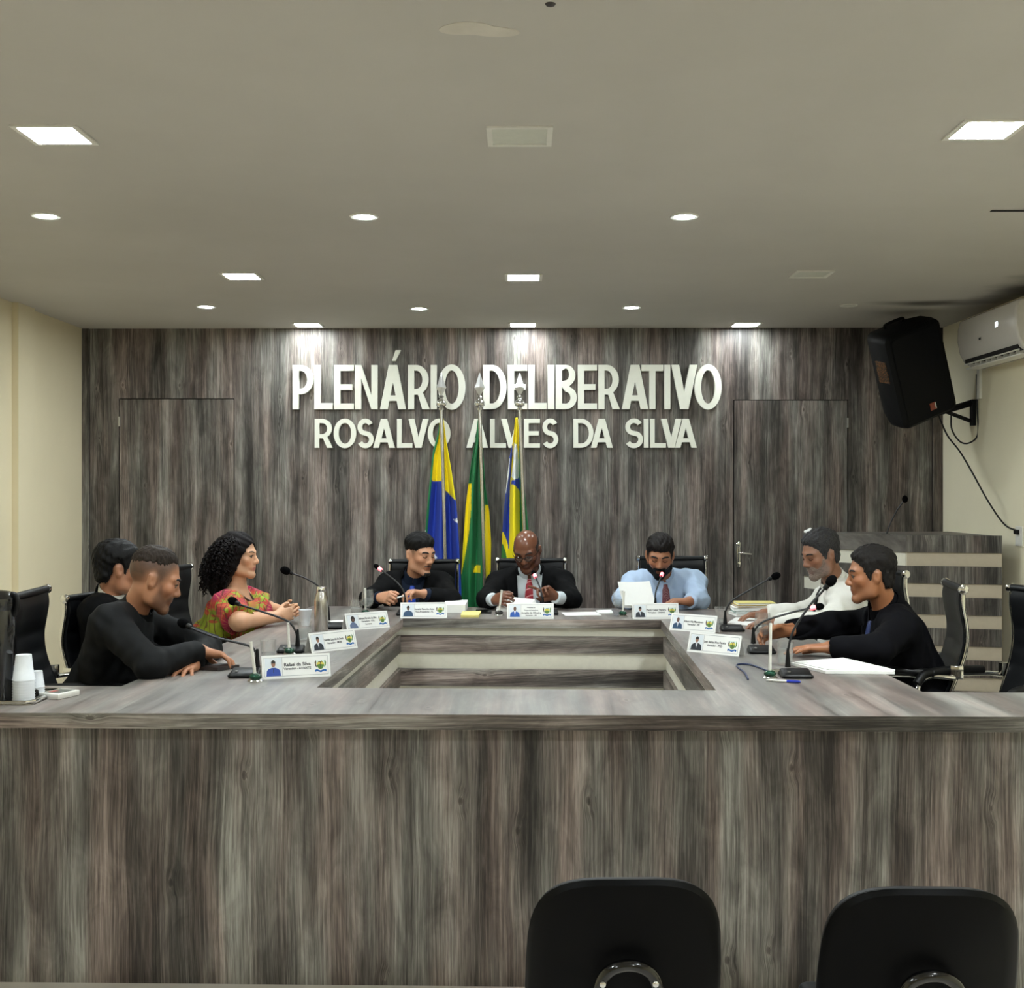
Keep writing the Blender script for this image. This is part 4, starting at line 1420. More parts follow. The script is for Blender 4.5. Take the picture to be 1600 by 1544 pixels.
def collar(F, mat, r=.066, up0=.030, up1=.078, th=.004, gap=.022, parent=None, name='collar', drop=.030):
    """A folded shirt collar: band round the neck, open at the front."""
    nd = unit(F.O + F.R @ v3(0, -.02, -.06) - F.nk)
    fw = unit(F.fw - nd*(F.fw@nd)); rt = np.cross(fw, nd)
    b = B(); n = 40; inner, outer = [], []
    for i in range(n+1):
        a = -PI + 2*PI*i/n
        a = PI/2 + (gap + (2*PI-2*gap)*i/n)           # starts and ends at the front
        front = .5+.5*math.sin(a)
        dirv = rt*math.cos(a) + fw*math.sin(a)
        cen = F.nk + fw*.006
        lo = cen + dirv*(r*1.10+.008*front) + nd*(up0 - drop*front**3)
        hi = cen + dirv*(r*.93) + nd*(up1 + .018*(1-front) - .012*front**2)
        inner.append((lo, hi, dirv))
    rows = []
    for lo, hi, dv in inner:
        rows.append([b.verts.new(p) for p in (lo, hi, hi+dv*th+nd*.002, lo+dv*(th+.002))])
    for p, q in zip(rows[:-1], rows[1:]):
        for k in range(4): b.faces.new((p[k], q[k], q[(k+1) % 4], p[(k+1) % 4]))
    b.faces.new(rows[0][::-1]); b.faces.new(rows[-1])
    return small(F, name, b, mat, parent, 50)

def hit(bvh, F, a, c, off=.0):
    """Point on the front of a garment at lateral a, height c."""
    o = Vector(F.pv + F.rt*a + F.up*c + F.fw*.6)
    h = bvh.ray_cast(o, Vector(-F.fw))
    if h[0] is None: return Vector(F.pv + F.rt*a + F.up*c + F.fw*.12)
    return h[0] + Vector(F.fw)*off

def strip_on(F, bvh, name, rows, off, mat, parent=None, th=.003):
    """rows: list of (c, a_left, a_right); a strip of cloth lying on the garment."""
    b = B(); R_ = []
    for c, a0, a1 in rows:
        m = 4
        fr = [hit(bvh, F, a0+(a1-a0)*k/m, c, off) for k in range(m+1)]
        R_.append(([b.verts.new(p + Vector(F.fw)*th*math.sin(PI*k/m)) for k, p in enumerate(fr)], [b.verts.new(p - Vector(F.fw)*(th+off*.6)) for p in fr]))
    for (f0, k0), (f1, k1) in zip(R_[:-1], R_[1:]):
        for k in range(4):
            b.faces.new((f0[k], f0[k+1], f1[k+1], f1[k])); b.faces.new((k0[k+1], k0[k], k1[k], k1[k+1]))
        b.faces.new((f0[0], f1[0], k1[0], k0[0])); b.faces.new((f1[4], f0[4], k0[4], k1[4]))
    return small(F, name, b, mat, parent, 60)

def tie(F, bvh, mat, bottom=.12, parent=None, w=.036):
    L = np.linalg.norm(F.nk-F.pv)
    top = L + .018
    rows = [(top+.012, -.020, .020), (top-.004, -.019, .019), (top-.030, -.013, .013), (top-.045, -.015, .015)]
    c = top-.06
    while c > bottom:
        k = (top-c)/(top-bottom)
        ww = .017 + (w-.017)*k
        rows.append((c, -ww, ww)); c -= .025
    rows.append((bottom-.03, -.003, .003))
    return strip_on(F, bvh, 'tie', rows, .007, mat, parent, .005)

def lapels(F, bvh, mat, apex, half, parent):
    L = np.linalg.norm(F.nk-F.pv)
    for s in (-1, 1):
        rows = []
        for k in range(9):
            t = k/8
            c = apex + (L-apex)*(.02+.86*t)
            e = half*(c-apex)/(L-apex)
            wd = .050*math.sin(PI*min(1, t*.62+.02))**.8 + (.012 if t > .72 else 0)
            a0, a1 = s*(e+.002), s*(e+wd+.004)
            rows.append((c, min(a0, a1), max(a0, a1)))
        strip_on(F, bvh, 'lapel', rows, .005, mat, parent, .002)

def trousers(F, mat, spread=.10, reach=.40, turn=0.0, shoe=True):
    fw = unit(v3(F.fw[0], F.fw[1], 0)); rt = unit(v3(F.rt[0], F.rt[1], 0))
    hip = [F.pv + rt*.085*F.fat - v3(0,0,.02), F.pv - rt*.085*F.fat - v3(0,0,.02)]
    knee = [h + fw*reach + rt*s*.03 for h, s in zip(hip, (1, -1))]
    for k_ in knee: k_[2] = F.pv[2]-.025
    ank = [k_ - fw*.04 for k_ in knee]
    pts = np.array(hip+knee+ank); 
    lo = pts.min(0)-.2; hi = pts.max(0)+.2; lo[2] = DAIS+.02
    S = Field(lo, hi, .010)
    S.ell(F.pv-v3(0,0,.0), np.array((.175*F.fat, .135*F.fat, .105)), np.stack([rt, fw, v3(0,0,1)], 1), .03)
    for h, k_, a in zip(hip, knee, ank):
        a = a.copy(); a[2] = DAIS+.09
        S.cone(h, k_, .092*F.fat, .066, .03)
        S.cone(k_, a, .066, .052, .03, 'add', True)
    o, _ = wear(F, 'trousers', S, mat)
    for a in ank:
        b = B(); c = Vector((a[0], a[1], DAIS+.035)) + Vector(fw)*.07
        ang = math.atan2(fw[1], fw[0])-PI/2
        ball(b, c, (.045, .135, .034), 18, Rz(ang))
        ball(b, c + Vector((0,0,.035)) - Vector(fw)*.07, (.042, .062, .045), 14, Rz(ang))
        small(F, 'shoe', b, M['gloss_black'])
    return o

# ------------------------------------------------------------------ the eight people
SK_TAN = {'col': srgb(186, 134, 102), 'hair': srgb(30, 24, 22)}
hair_black = plain('black hair', srgb(9, 8, 8), .6, spec=.2, noise=.35, nscale=160, bump=.4)
hair_brown = plain('dark brown hair', srgb(20, 15, 13), .6, spec=.2, noise=.35, nscale=160, bump=.4)
hair_grey = plain('greying hair', srgb(54, 53, 54), .7, spec=.2, noise=.5, nscale=190, bump=.5)
hair_salt = plain('dark greying hair', srgb(28, 25, 23), .7, spec=.2, noise=.5, nscale=190, bump=.5)
brow_dark = plain('dark eyebrow', srgb(26, 20, 18), .7)
black_suit = fabric('black suit cloth', srgb(12, 12, 13), spec=.1)
ink_suit = fabric('navy black suit cloth', srgb(9, 9, 13), spec=.1)
dark_shirt = fabric('black shirt cloth', srgb(20, 21, 22), rough=.75, spec=.15)
white_shirt = fabric('white shirt cotton', srgb(226, 224, 216), rough=.8)
pale_shirt = fabric('pale grey shirt cotton', srgb(204, 212, 216), rough=.8)
blue_shirt = fabric('light blue shirt cotton', srgb(176, 196, 222), rough=.8)
navy_shirt = fabric('navy shirt cotton', srgb(18, 28, 46), rough=.8)
trouser_cloth = fabric('black trouser cloth', srgb(22, 22, 24))

def bounds(F, m=.03):
    pts = np.array([F.pv, F.nk] + F.sh + F.el + F.wr)
    lo = pts.min(0)-.20; hi = pts.max(0)+.16
    lo[2] = F.pv[2]-.16
    return lo, hi

def shirt(F, mat, q=.012, q_arm=.008, cuff=.005, amp=.0012, neck=.068, seed=1.0, z0=-.012):
    S = Field(*bounds(F), .0055)
    torso_solid(S, F, q)
    for i in (0, 1): arm_solid(S, F, i, q_arm, cuff)
    folds(S, F, amp, seed)
    cut_neck(S, F, neck*(.75+.25*F.fat), z0)
    return wear(F, 'shirt', S, mat)

def jacket(F, mat, q=.026, q_arm=.019, cuff=.030, apex=.10, half=.085, amp=.003, seed=2.0, neck=.086, skew=0.0, parent=None):
    S = Field(*bounds(F), .0058)
    torso_solid(S, F, q, .045)
    for i in (0, 1):
        arm_solid(S, F, i, q_arm, cuff, fl=1.0)
        S.cone(F.sh[i] + F.rt*(.012 if i == 0 else -.012), F.sh[i]*.8+F.el[i]*.2, .052+q*.5, .052+q*.4, .03)
    folds(S, F, amp, seed)
    cutV(S, F, apex, half, skew=skew)
    cut_neck(S, F, neck, -.004)
    return wear(F, 'jacket', S, mat)

def jcollar(F, mat, j): return collar(F, mat, .082, up0=.012, up1=.062, th=.006, gap=1.05, parent=j, name='jacket_collar', drop=.01)
def zat(u, v, d, z=None):
    p = at(u, v, d)
    if z is not None: p.z = z
    return np.array(p)

# --- the man in the black shirt, nearest on the left
sk = dict(SK_TAN, col=srgb(178, 124, 92), stubble=.62, scalp=HAIR_SHORT, scalp_k=.9, hair=srgb(48, 38, 32))
F = figure('man in a black shirt leaning on crossed arms, nearest on the left', zat(241, 905, 5.05), (.91, .34, -.36),
    zat(134, 1110, 5.10, .70), zat(206, 963, 5.10),
    (zat(172, 976, 4.89), zat(212, 966, 5.30)), (zat(236, 1046, 4.73, .957), on(300, 1036, .957)[:] and v3(-1.36, 5.26, .957)),
    (v3(-1.315, 4.96, .985), v3(-1.335, 4.925, .930)),
    ({'f': (.92, .30, -.26), 'n': (-.1, -.2, -1), 'curls': (22, 28, 15), 'spread': .10},
     {'f': (-.12, -1, -.08), 'n': (0, -.1, -1), 'curls': (8, 22, 15), 'spread': .22}), sk, fat=1.06, arm=1.08, hs=1.04)
s_, bv = shirt(F, dark_shirt, q=.020, q_arm=.017, cuff=.006, amp=.0035, neck=.068, seed=1.3)
collar(F, dark_shirt, .066, parent=s_)
top = [(.080,.104),(.058,.088),(.040,.074),(.01,.068),(-.03,.064),(-.07,.056),(-.10,.045),(-.14,.05),(-.1,.17),(.12,.17)]
put_mesh(F, 'hair', hair_solid(F, top, top=.015, side=.0035, rough=.003, taper=.06, ragged=.004, feather=.011), plain('short brown hair', srgb(42, 34, 28), .65, spec=.2, noise=.35, nscale=170, bump=.4))
face_bits(F, brow_dark, 'open')
trousers(F, trouser_cloth)

# --- the dark-haired man beside him
sk = dict(SK_TAN, col=srgb(176, 122, 92), scalp=HAIR_SHORT)
F = figure('dark-haired man in a black suit, half hidden behind the man in the black shirt', zat(184, 889, 5.80), (.82, .52, -.12),
    zat(170, 1070, 5.85, .70), zat(176, 940, 5.86),
    (zat(152, 960, 5.67), zat(200, 954, 6.06)), (v3(-1.80, 5.58, .90), v3(-1.74, 6.08, .90)), (v3(-1.60, 5.74, .90), v3(-1.58, 5.93, .90)),
    ({'f': (.9, .4, -.1), 'n': (0, 0, -1)}, {'f': (.9, -.4, -.1), 'n': (0, 0, -1)}), sk, hs=1.04)
s_, bv = shirt(F, white_shirt)
collar(F, white_shirt, .066, up1=.092, parent=s_)
j, jb = jacket(F, black_suit, seed=4.4)
lapels(F, jb, black_suit, .10, .085, j); jcollar(F, black_suit, j)
put_mesh(F, 'hair', hair_solid(F, HAIR_SHORT, top=.019, side=.008, rough=.003, seed=2, ragged=.003), hair_black)
face_bits(F, brow_dark, 'open')
trousers(F, trouser_cloth)

# --- the woman in the floral dress
sk = dict(SK_TAN, col=srgb(206, 158, 124), hair=srgb(34, 22, 24), lip=srgb(168, 92, 84), scalp=[(.075,.075),(.055,.04),(.035,-.02),(.0,-.06),(-.16,-.08),(-.1,.17),(.08,.17)])
F = figure('woman with long dark curls in a green and pink floral dress', zat(374, 869, 6.70), (.97, -.17, -.02),
    zat(347, 1040, 6.76, .70), zat(369, 925, 6.74),
    (zat(355, 944, 6.53), zat(378, 938, 6.95)), (on(372, 984, .952)[:] and np.array((*on(374, 985, .91)[:2], .955)), v3(-1.47, 6.99, .96)),
    (v3(-1.335, 6.60, .957), v3(-1.335, 6.84, .960)),
    ({'f': (.9, .62, .16), 'n': (-.45, .85, -.1), 'curls': (35, 40, 20), 'thumb': .1, 's': .92},
     {'f': (.92, -.55, .22), 'n': (-.45, -.85, -.2), 'curls': (30, 40, 20), 'thumb': .1, 's': .92}), sk, fat=1.32, arm=1.22, hs=.97, jaw=1.0)
def floral():
    t = Nt('lime dress with pink flower bursts')
    tc = t.coords(scale=(5.8, 5.8, 5.8), loc=(.35, .1, .62))
    vo = t.n('TexVoronoi'); vo.inputs['Scale'].default_value = 1.0; vo.inputs['Randomness'].default_value = .75
    t.l(tc, vo.inputs['Vector'])
    df = t.n('VectorMath', operation='SUBTRACT'); t.l(tc, df.inputs[0]); t.l(vo.outputs['Position'], df.inputs[1])
    sp = t.n('SeparateXYZ'); t.l(df.outputs[0], sp.inputs[0])
    hx = t.math('ADD', t.math('MULTIPLY', sp.outputs[0], .8), t.math('MULTIPLY', sp.outputs[1], .6))
    ang = t.math('ARCTAN2', hx, sp.outputs[2])
    ray = t.math('SINE', t.math('MULTIPLY', ang, 17.0))
    wob = t.noise(tc, 4.0, 2)
    edge = t.math('SUBTRACT', t.math('ADD', t.math('MULTIPLY', ray, .10), t.math('MULTIPLY', wob, .22)), t.math('SUBTRACT', vo.outputs['Distance'], .43))
    petal = t.ramp(edge, [(.0, (0,0,0)), (.03, (1,1,1))])
    green = t.ramp(t.noise(tc, 2.3, 3), [(.35, srgb(112, 128, 26)), (.65, srgb(160, 172, 48))])
    pink = t.ramp(vo.outputs['Distance'], [(.0, srgb(206, 150, 70)), (.08, srgb(178, 16, 92)), (.30, srgb(150, 22, 62)), (.42, srgb(178, 60, 48))])
    line = t.math('MULTIPLY', t.ramp(ray, [(.62, (0,0,0)), (.98, (1,1,1))]), t.ramp(vo.outputs['Distance'], [(.05, (1,1,1)), (.40, (.2,.2,.2))]))
    pink = t.mix(t.math('MULTIPLY', line, .75), pink, srgb(222, 170, 96))
    c = t.mix(petal, green, pink)
    # dark leaf strokes
    w = t.n('TexWave'); w.inputs['Scale'].default_value = 1.6; w.inputs['Distortion'].default_value = 9; t.l(tc, w.inputs['Vector'])
    st = t.ramp(w.outputs['Fac'], [(.90, (0,0,0)), (.96, (.8,.8,.8))])
    c = t.mix(st, c, srgb(88, 44, 30))
    t.l(c, t.bs.inputs['Base Color']); t.set(Roughness=.75)
    t.bump(t.noise(t.coords(), 9, 4), .4, .012)
    return t.m
S = Field(*bounds(F), .0055)
torso_solid(S, F, .020)
for i in (0, 1):
    m_ = F.sh[i] + (F.el[i]-F.sh[i])*.90
    S.cone(F.sh[i] + (F.el[i]-F.sh[i])*.34, m_, .068*F.arm, .074*F.arm, .03, 'add', True)
for s in (-1, 1):
    S.ell(F.pv + F.up*.30 + F.fw*.12 + F.rt*s*.075, (.085, .085, .085), None, .05)
folds(S, F, .004, 3.0)
# wide off-shoulder neckline
a, b_, c_ = local(F, S)
L = np.linalg.norm(F.nk-F.pv)
S.D = np.maximum(S.D, -(np.sqrt((a/.235)**2 + ((b_+.02)/.17)**2 + ((c_-(L+.045))/.135)**2)-1)*.12).astype(np.float32)
cutV(S, F, .27, .075, back=.03)
S.ell(F.pv - v3(0, 0, .03) + F.fw*.10, (.27, .20, .15), np.stack([F.rt, F.fw, F.up], 1), .05)
S.D = np.maximum(S.D, (F.pv[2]-.13) - S.grid()[2]).astype(np.float32)
fl = floral()
dress, db = wear(F, 'dress', S, fl)
# long curls: a soft core and many ringlets
O, R = F.O, F.R
W = lambda x, y, z: O + R @ (np.array([x, y, z])*F.hs)
S = Field(O + v3(-.24, -.24, -.33), O + v3(.24, .24, .20), .0055)
S.ell(W(0, -.022, .042), np.array((.092, .108, .098)), R, 0)
for q in (-1, 1):
    S.chain([W(q*.075, .005, .04), W(q*.090, -.025, -.05), W(q*.100, -.05, -.13)], [.034, .040, .036], .03)
S.chain([W(0, -.10, .02), W(0, -.105, -.09), W(0, -.10, -.19)], [.07, .085, .07], .04)
X, Y, Z = S.grid(); x, y, z = X-O[0], Y-O[1], Z-O[2]
lx = x*R[0,0]+y*R[1,0]+z*R[2,0]; ly = x*R[0,1]+y*R[1,1]+z*R[2,1]; lz = x*R[0,2]+y*R[1,2]+z*R[2,2]
face_cut = np.maximum(np.sqrt((lx/.070)**2+((lz+.018)/.092)**2)-1, 0*ly)*.07
face_cut = np.maximum(np.sqrt((lx/.070)**2+((lz+.022)/.094)**2)*.07-.07, .036-ly)
S.D = np.maximum(S.D + .004*np.sin(lx*75+3*np.sin(lz*40))*np.sin(lz*80+ly*50), -face_cut).astype(np.float32)
hv = S.mesh('hair')
hair_o = put_mesh(F, 'hair', hv, hair_black2 if 'hair_black2' in globals() else plain('dark wine brown curls', srgb(14, 9, 10), .6, spec=.12, noise=.35, nscale=120, bump=.3))
rnd = random.Random(5)
curls = B()
roots = []
for k in range(420):
    th = rnd.uniform(0, 2*PI); zz = rnd.uniform(-.15, .98)
    rr = math.sqrt(max(0, 1-zz*zz))
    n_ = np.array([rr*math.cos(th), rr*math.sin(th), zz])
    if n_[1] > .30 + .5*max(0, zz) : continue
    p = np.array([0, -.022, .042]) + n_*np.array([.088, .104, .094])
    out = n_*np.array([1, 1, .3]); out[2] = 0
    Lh = rnd.uniform(.12, .27) + .05*zz
    if n_[1] > .2: Lh *= .8
    pts = []; ph = rnd.uniform(0, 2*PI); tw = rnd.uniform(45, 75); cr = rnd.uniform(.006, .011)
    m = 20
    for j in range(m):
        t_ = j/(m-1)
        fallz = -Lh*t_**1.25
        spread_ = .034*math.sin(min(1, t_*1.3)*PI/2) + .02*t_
        c = p + out*spread_ + n_*.012*math.sin(min(1, t_*3)*PI/2) + np.array([0, -.035*t_ if n_[1] < .3 else -.05*t_, fallz])
        c = c + np.array([math.cos(ph+tw*t_*Lh*4)*cr, math.sin(ph+tw*t_*Lh*4)*cr, 0])*min(1, t_*4)
        pts.append(Vector(O + R @ (c*F.hs)))
    tube(curls, pts, [.0065*(1-.55*(j/(m-1))) for j in range(m)], 6)
small(F, 'curls', curls, hair_o.data.materials[0], hair_o)
face_bits(F, brow_dark, 'open', .0032)
# necklace of dark beads
b = B()
for k in range(26):
    a = PI*k/25 - PI
    rt_, fw_ = F.rt, F.fw
    pp = F.nk + rt_*math.cos(a+PI)*.078 + fw_*(.03+.075*math.sin(-a)) + F.up*(.012-.045*math.sin(-a))
    ball(b, pp, .0065, 8)
small(F, 'necklace', b, plain('dark amber beads', srgb(70, 48, 30), .3, noise=.4, nscale=80))
trousers(F, fl, reach=.36)

# --- seated at the back: the man with the blue tie
sk = dict(SK_TAN, col=srgb(196, 144, 112), stubble=.22, scalp=HAIR_SHORT, scalp_k=.75)
F = figure('man in a black suit with a bright blue tie, looking aside at the back table', zat(656, 866, 7.80), (.70, -.68, -.17),
    zat(650, 1000, 8.00, .70), zat(648, 906, 7.90),
    (zat(609, 915, 7.93), zat(689, 915, 7.90)), (zat(577, 940, 7.66, .958), zat(705, 942, 7.62, .958)), (v3(-.870, 7.50, .985), v3(-.605, 7.53, 1.005)),
    ({'f': (.55, -.80, .05), 'n': (.75, .35, -.5), 'curls': (62, 70, 40), 'thumb': .5, 's': 1.02},
     {'f': (-.80, -.52, .16), 'n': (-.1, -.25, -1), 'curls': (40, 48, 25), 'thumb': .55, 's': 1.02}), sk, hs=1.05, fat=1.06, arm=1.1, jaw=1.05)
s_, bv = shirt(F, navy_shirt)
collar(F, navy_shirt, .066, parent=s_)
tie(F, bv, fabric('bright blue tie silk', srgb(26, 66, 168), rough=.45, spec=.4), .14)
j, jb = jacket(F, black_suit, apex=.10, half=.072, seed=.7)
lapels(F, jb, black_suit, .10, .072, j); jcollar(F, black_suit, j)
put_mesh(F, 'hair', hair_solid(F, [(.098,.064),(.066,.054),(.052,.034),(.040,.022),(.0,.030),(-.05,.020),(-.10,.0),(-.14,.03),(-.1,.18),(.14,.18)], top=.019, side=.0045, rough=.003, seed=1.1, ragged=.003, taper=.055), hair_black)
put_mesh(F, 'moustache', beard_solid(F, t=.0028, only_mous=True), brow_dark)
put_mesh(F, 'beard', beard_solid(F, [(.055,-.10),(.055,-.125),(.11,-.125),(.11,-.095)], .0025, mous=False, chin_only=True), brow_dark)
face_bits(F, brow_dark, 'down', .0046)
trousers(F, trouser_cloth, reach=.34)

# --- the bald man with glasses, reading
sk = {'col': srgb(112, 70, 50), 'hair': srgb(40, 34, 32), 'lip': srgb(96, 52, 44), 'stubble': .25, 'scalp': HAIR_RING, 'scalp_k': .5, 'gloss': .28}
F = figure('bald man with glasses in a black suit and striped red tie, reading papers', zat(823, 860, 7.78), (-.20, -.86, -.47),
    zat(828, 1000, 8.04, .70), zat(828, 897, 7.95),
    (zat(780, 913, 7.96), zat(877, 911, 7.94)), (zat(761, 946, 7.68, .958), zat(893, 944, 7.66, .958)), (v3(-.170, 7.46, .975), v3(.215, 7.50, .985)),
    ({'f': (.55, -.75, .12), 'n': (.70, .45, -.35), 'curls': (50, 62, 35), 'thumb': .6, 's': 1.05},
     {'f': (-.70, -.20, .50), 'n': (-.35, -.75, -.45), 'each': [(5, 12, 8), (48, 60, 35), (55, 62, 38), (58, 60, 38)], 'thumb': .7, 's': 1.05}), sk, hs=1.05, fat=1.12, arm=1.12, roll=-3)
s_, bv = shirt(F, pale_shirt, cuff=-.020)
collar(F, pale_shirt, .068, gap=.16, parent=s_)
def stripe_tie(name, base, line, scale, dots=False):
    t = Nt(name)
    if dots:
        v = t.coords(scale=(62, 62, 62), rot=(0, .78, 0)); vo = t.n('TexVoronoi'); vo.inputs['Randomness'].default_value = 0.0; t.l(v, vo.inputs['Vector'])
        f = t.ramp(vo.outputs['Distance'], [(.26, (1,1,1)), (.34, (0,0,0))])
    else:
        w = t.n('TexWave'); w.wave_type = 'BANDS'; w.bands_direction = 'DIAGONAL'; w.inputs['Scale'].default_value = scale
        t.l(t.coords(rot=(0, 1.15, 0)), w.inputs['Vector'])
        f = t.ramp(w.outputs['Fac'], [(.90, (0,0,0)), (.95, (1,1,1))])
    t.l(t.mix(f, base, line), t.bs.inputs['Base Color']); t.set(Roughness=.5)
    return t.m
tie(F, bv, stripe_tie('red tie with pale stripes', srgb(158, 24, 44), srgb(222, 150, 150), 9.0), .12, w=.040)
j, jb = jacket(F, black_suit, apex=-.55, half=.082, amp=.0028, seed=5.2, cuff=.048)
lapels(F, jb, black_suit, .12, .066, j); jcollar(F, black_suit, j)
put_mesh(F, 'hair', hair_solid(F, HAIR_RING, top=.0, side=.0035, rough=.001, seed=.3), plain('cropped dark hair', srgb(36, 31, 29), .8, noise=.4, nscale=200))
# glasses
W = lambda x, y, z: Vector(F.O + F.R @ (np.array([x, y, z])*F.hs))
b = B()
for q in (-1, 1):
    loop = [W(q*(.031+.0235*math.cos(2*PI*i/24)), .1035-.012*abs(math.cos(2*PI*i/24))*(1 if q*math.cos(2*PI*i/24)*q > 0 else .2), -.002+.0155*math.sin(2*PI*i/24)) for i in range(24)]
    tube(b, loop, .0022, 6, closed=True)
    tube(b, [W(q*.0545, .092, .004), W(q*.074, .06, .008), W(q*.083, .0, .006), W(q*.084, -.02, .0)], .002, 6)
tube(b, smooth_path([W(-.0085, .102, .002), W(0, .108, .005), W(.0085, .102, .002)], 4), .002, 6)
gl = small(F, 'glasses', b, M['gloss_black'])
for q in (-1, 1):
    b = B()
    vs = [b.verts.new(W(q*.031+.022*math.cos(2*PI*i/24), .1005-.005*abs(math.cos(2*PI*i/24)), -.002+.0145*math.sin(2*PI*i/24))) for i in range(24)]
    b.faces.new(vs); small(F, 'lens', b, M['glass'], gl, False)
face_bits(F, brow_dark, 'down')
trousers(F, trouser_cloth, reach=.34)
bald = F

# --- the man in the light blue shirt, reading
sk = dict(SK_TAN, col=srgb(168, 114, 84), stubble=.55, scalp=HAIR_SHORT)
F = figure('bearded man in a light blue shirt and dotted tie, reading a sheet of paper', zat(1031, 868, 7.76), (-.10, -.90, -.36),
    zat(1040, 1000, 8.00, .70), zat(1038, 904, 7.92),
    (zat(990, 913, 7.94), zat(1084, 911, 7.92)), (zat(973, 946, 7.68, .958), zat(1092, 946, 7.62, .958)), (v3(.665, 7.50, .958), v3(1.03, 7.50, .962)),
    ({'f': (.85, -.18, .25), 'n': (.25, .80, -.3), 'curls': (45, 55, 30), 'thumb': .8, 's': 1.02},
     {'f': (-.95, -.25, .02), 'n': (0, .1, -1), 'curls': (28, 32, 18), 'thumb': .3, 's': 1.02}), sk, hs=1.05, fat=1.08, arm=1.12, roll=2)
s_, bv = shirt(F, blue_shirt, q=.022, q_arm=.018, cuff=.012, amp=.0048, neck=.067, seed=.9)
collar(F, blue_shirt, .066, gap=.12, parent=s_)
tie(F, bv, stripe_tie('maroon tie with pale dots', srgb(96, 26, 38), srgb(210, 170, 170), 1, True), .13, w=.036)
put_mesh(F, 'hair', hair_solid(F, [(.092,.060),(.062,.050),(.048,.030),(.036,.004),(.028,-.020),(.014,-.020),(.008,.016),(-.012,.030),(-.030,.016),(-.045,-.02),(-.10,-.03),(-.15,.03),(-.1,.18),(.14,.18)], top=.018, side=.006, rough=.0024, seed=3.3), hair_brown)
put_mesh(F, 'beard', beard_solid(F, BEARD, .0035), hair_black)
face_bits(F, brow_dark, 'down', .005)
trousers(F, trouser_cloth, reach=.34)
reader = F

# --- the man in the white shirt on the right
sk = dict(SK_TAN, col=srgb(142, 98, 74), stubble=.55, hair=srgb(120, 116, 114), scalp=HAIR_SHORT, scalp_k=.6)
F = figure('grey-haired man in a white shirt and thin black tie at the right table', zat(1282, 866, 6.50), (-.90, -.33, -.30),
    zat(1336, 1040, 6.62, .70), zat(1309, 917, 6.58),
    (zat(1300, 932, 6.80), zat(1322, 940, 6.37)), (zat(1262, 960, 6.84, .958), zat(1296, 990, 6.24, .955)), (v3(1.365, 6.83, .955), v3(1.34, 6.42, .952)),
    ({'f': (-.95, -.12, -.12), 'n': (0, 0, -1), 'curls': (15, 25, 15)},
     {'f': (-.95, .25, -.1), 'n': (0, 0, -1), 'curls': (18, 25, 15)}), sk, hs=1.0, fat=1.12, arm=1.12, jaw=1.1)
s_, bv = shirt(F, white_shirt, q=.024, q_arm=.019, cuff=.010, amp=.0048, neck=.068, seed=2.2)
collar(F, white_shirt, .068, gap=.10, parent=s_)
tie(F, bv, fabric('thin black tie', srgb(18, 18, 20), rough=.5), .14, w=.024)
put_mesh(F, 'hair', hair_solid(F, HAIR_SHORT, top=.020, side=.008, rough=.003, seed=6), hair_grey)
put_mesh(F, 'beard', beard_solid(F, BEARD, .0008, mous=False), plain('grey stubble', srgb(120, 104, 94), .8, noise=.4, nscale=200))
face_bits(F, brow_dark, 'down')
trousers(F, trouser_cloth)

# --- the man in the dark suit, nearest on the right
sk = dict(SK_TAN, col=srgb(158, 104, 70), stubble=.2, hair=srgb(50, 42, 38), scalp=HAIR_SHORT, scalp_k=.8)
F = figure('man in a dark suit and dark blue tie reaching over the right table', zat(1361, 898, 5.56), (-.955, .10, -.10),
    zat(1432, 1110, 5.62, .70), zat(1388, 957, 5.62),
    (zat(1368, 975, 5.83), zat(1408, 985, 5.40)), (v3(1.46, 5.80, 1.00), v3(1.53, 5.22, .962)), (v3(1.245, 5.72, .985), v3(1.355, 5.35, .952)),
    ({'f': (-.90, -.10, -.12), 'n': (-.15, -.75, -.45), 'curls': (28, 38, 22), 'thumb': .6, 's': 1.04},
     {'f': (-.97, .06, -.06), 'n': (0, 0, -1), 'curls': (6, 10, 8), 'spread': .03, 'thumb': .0, 's': 1.04}), sk, hs=1.0, fat=1.14, arm=1.15)
s_, bv = shirt(F, ink_suit, cuff=.03)
collar(F, ink_suit, .068, gap=.10, parent=s_)
tie(F, bv, fabric('dark blue tie silk', srgb(44, 54, 92), rough=.5), .14)
j, jb = jacket(F, ink_suit, apex=.10, half=.085, seed=7.7, amp=.0028, cuff=.012)
lapels(F, jb, ink_suit, .10, .085, j); jcollar(F, ink_suit, j)
put_mesh(F, 'hair', hair_solid(F, HAIR_SHORT, top=.019, side=.0075, rough=.003, seed=8), hair_salt)
face_bits(F, brow_dark, 'open')
trousers(F, trouser_cloth)

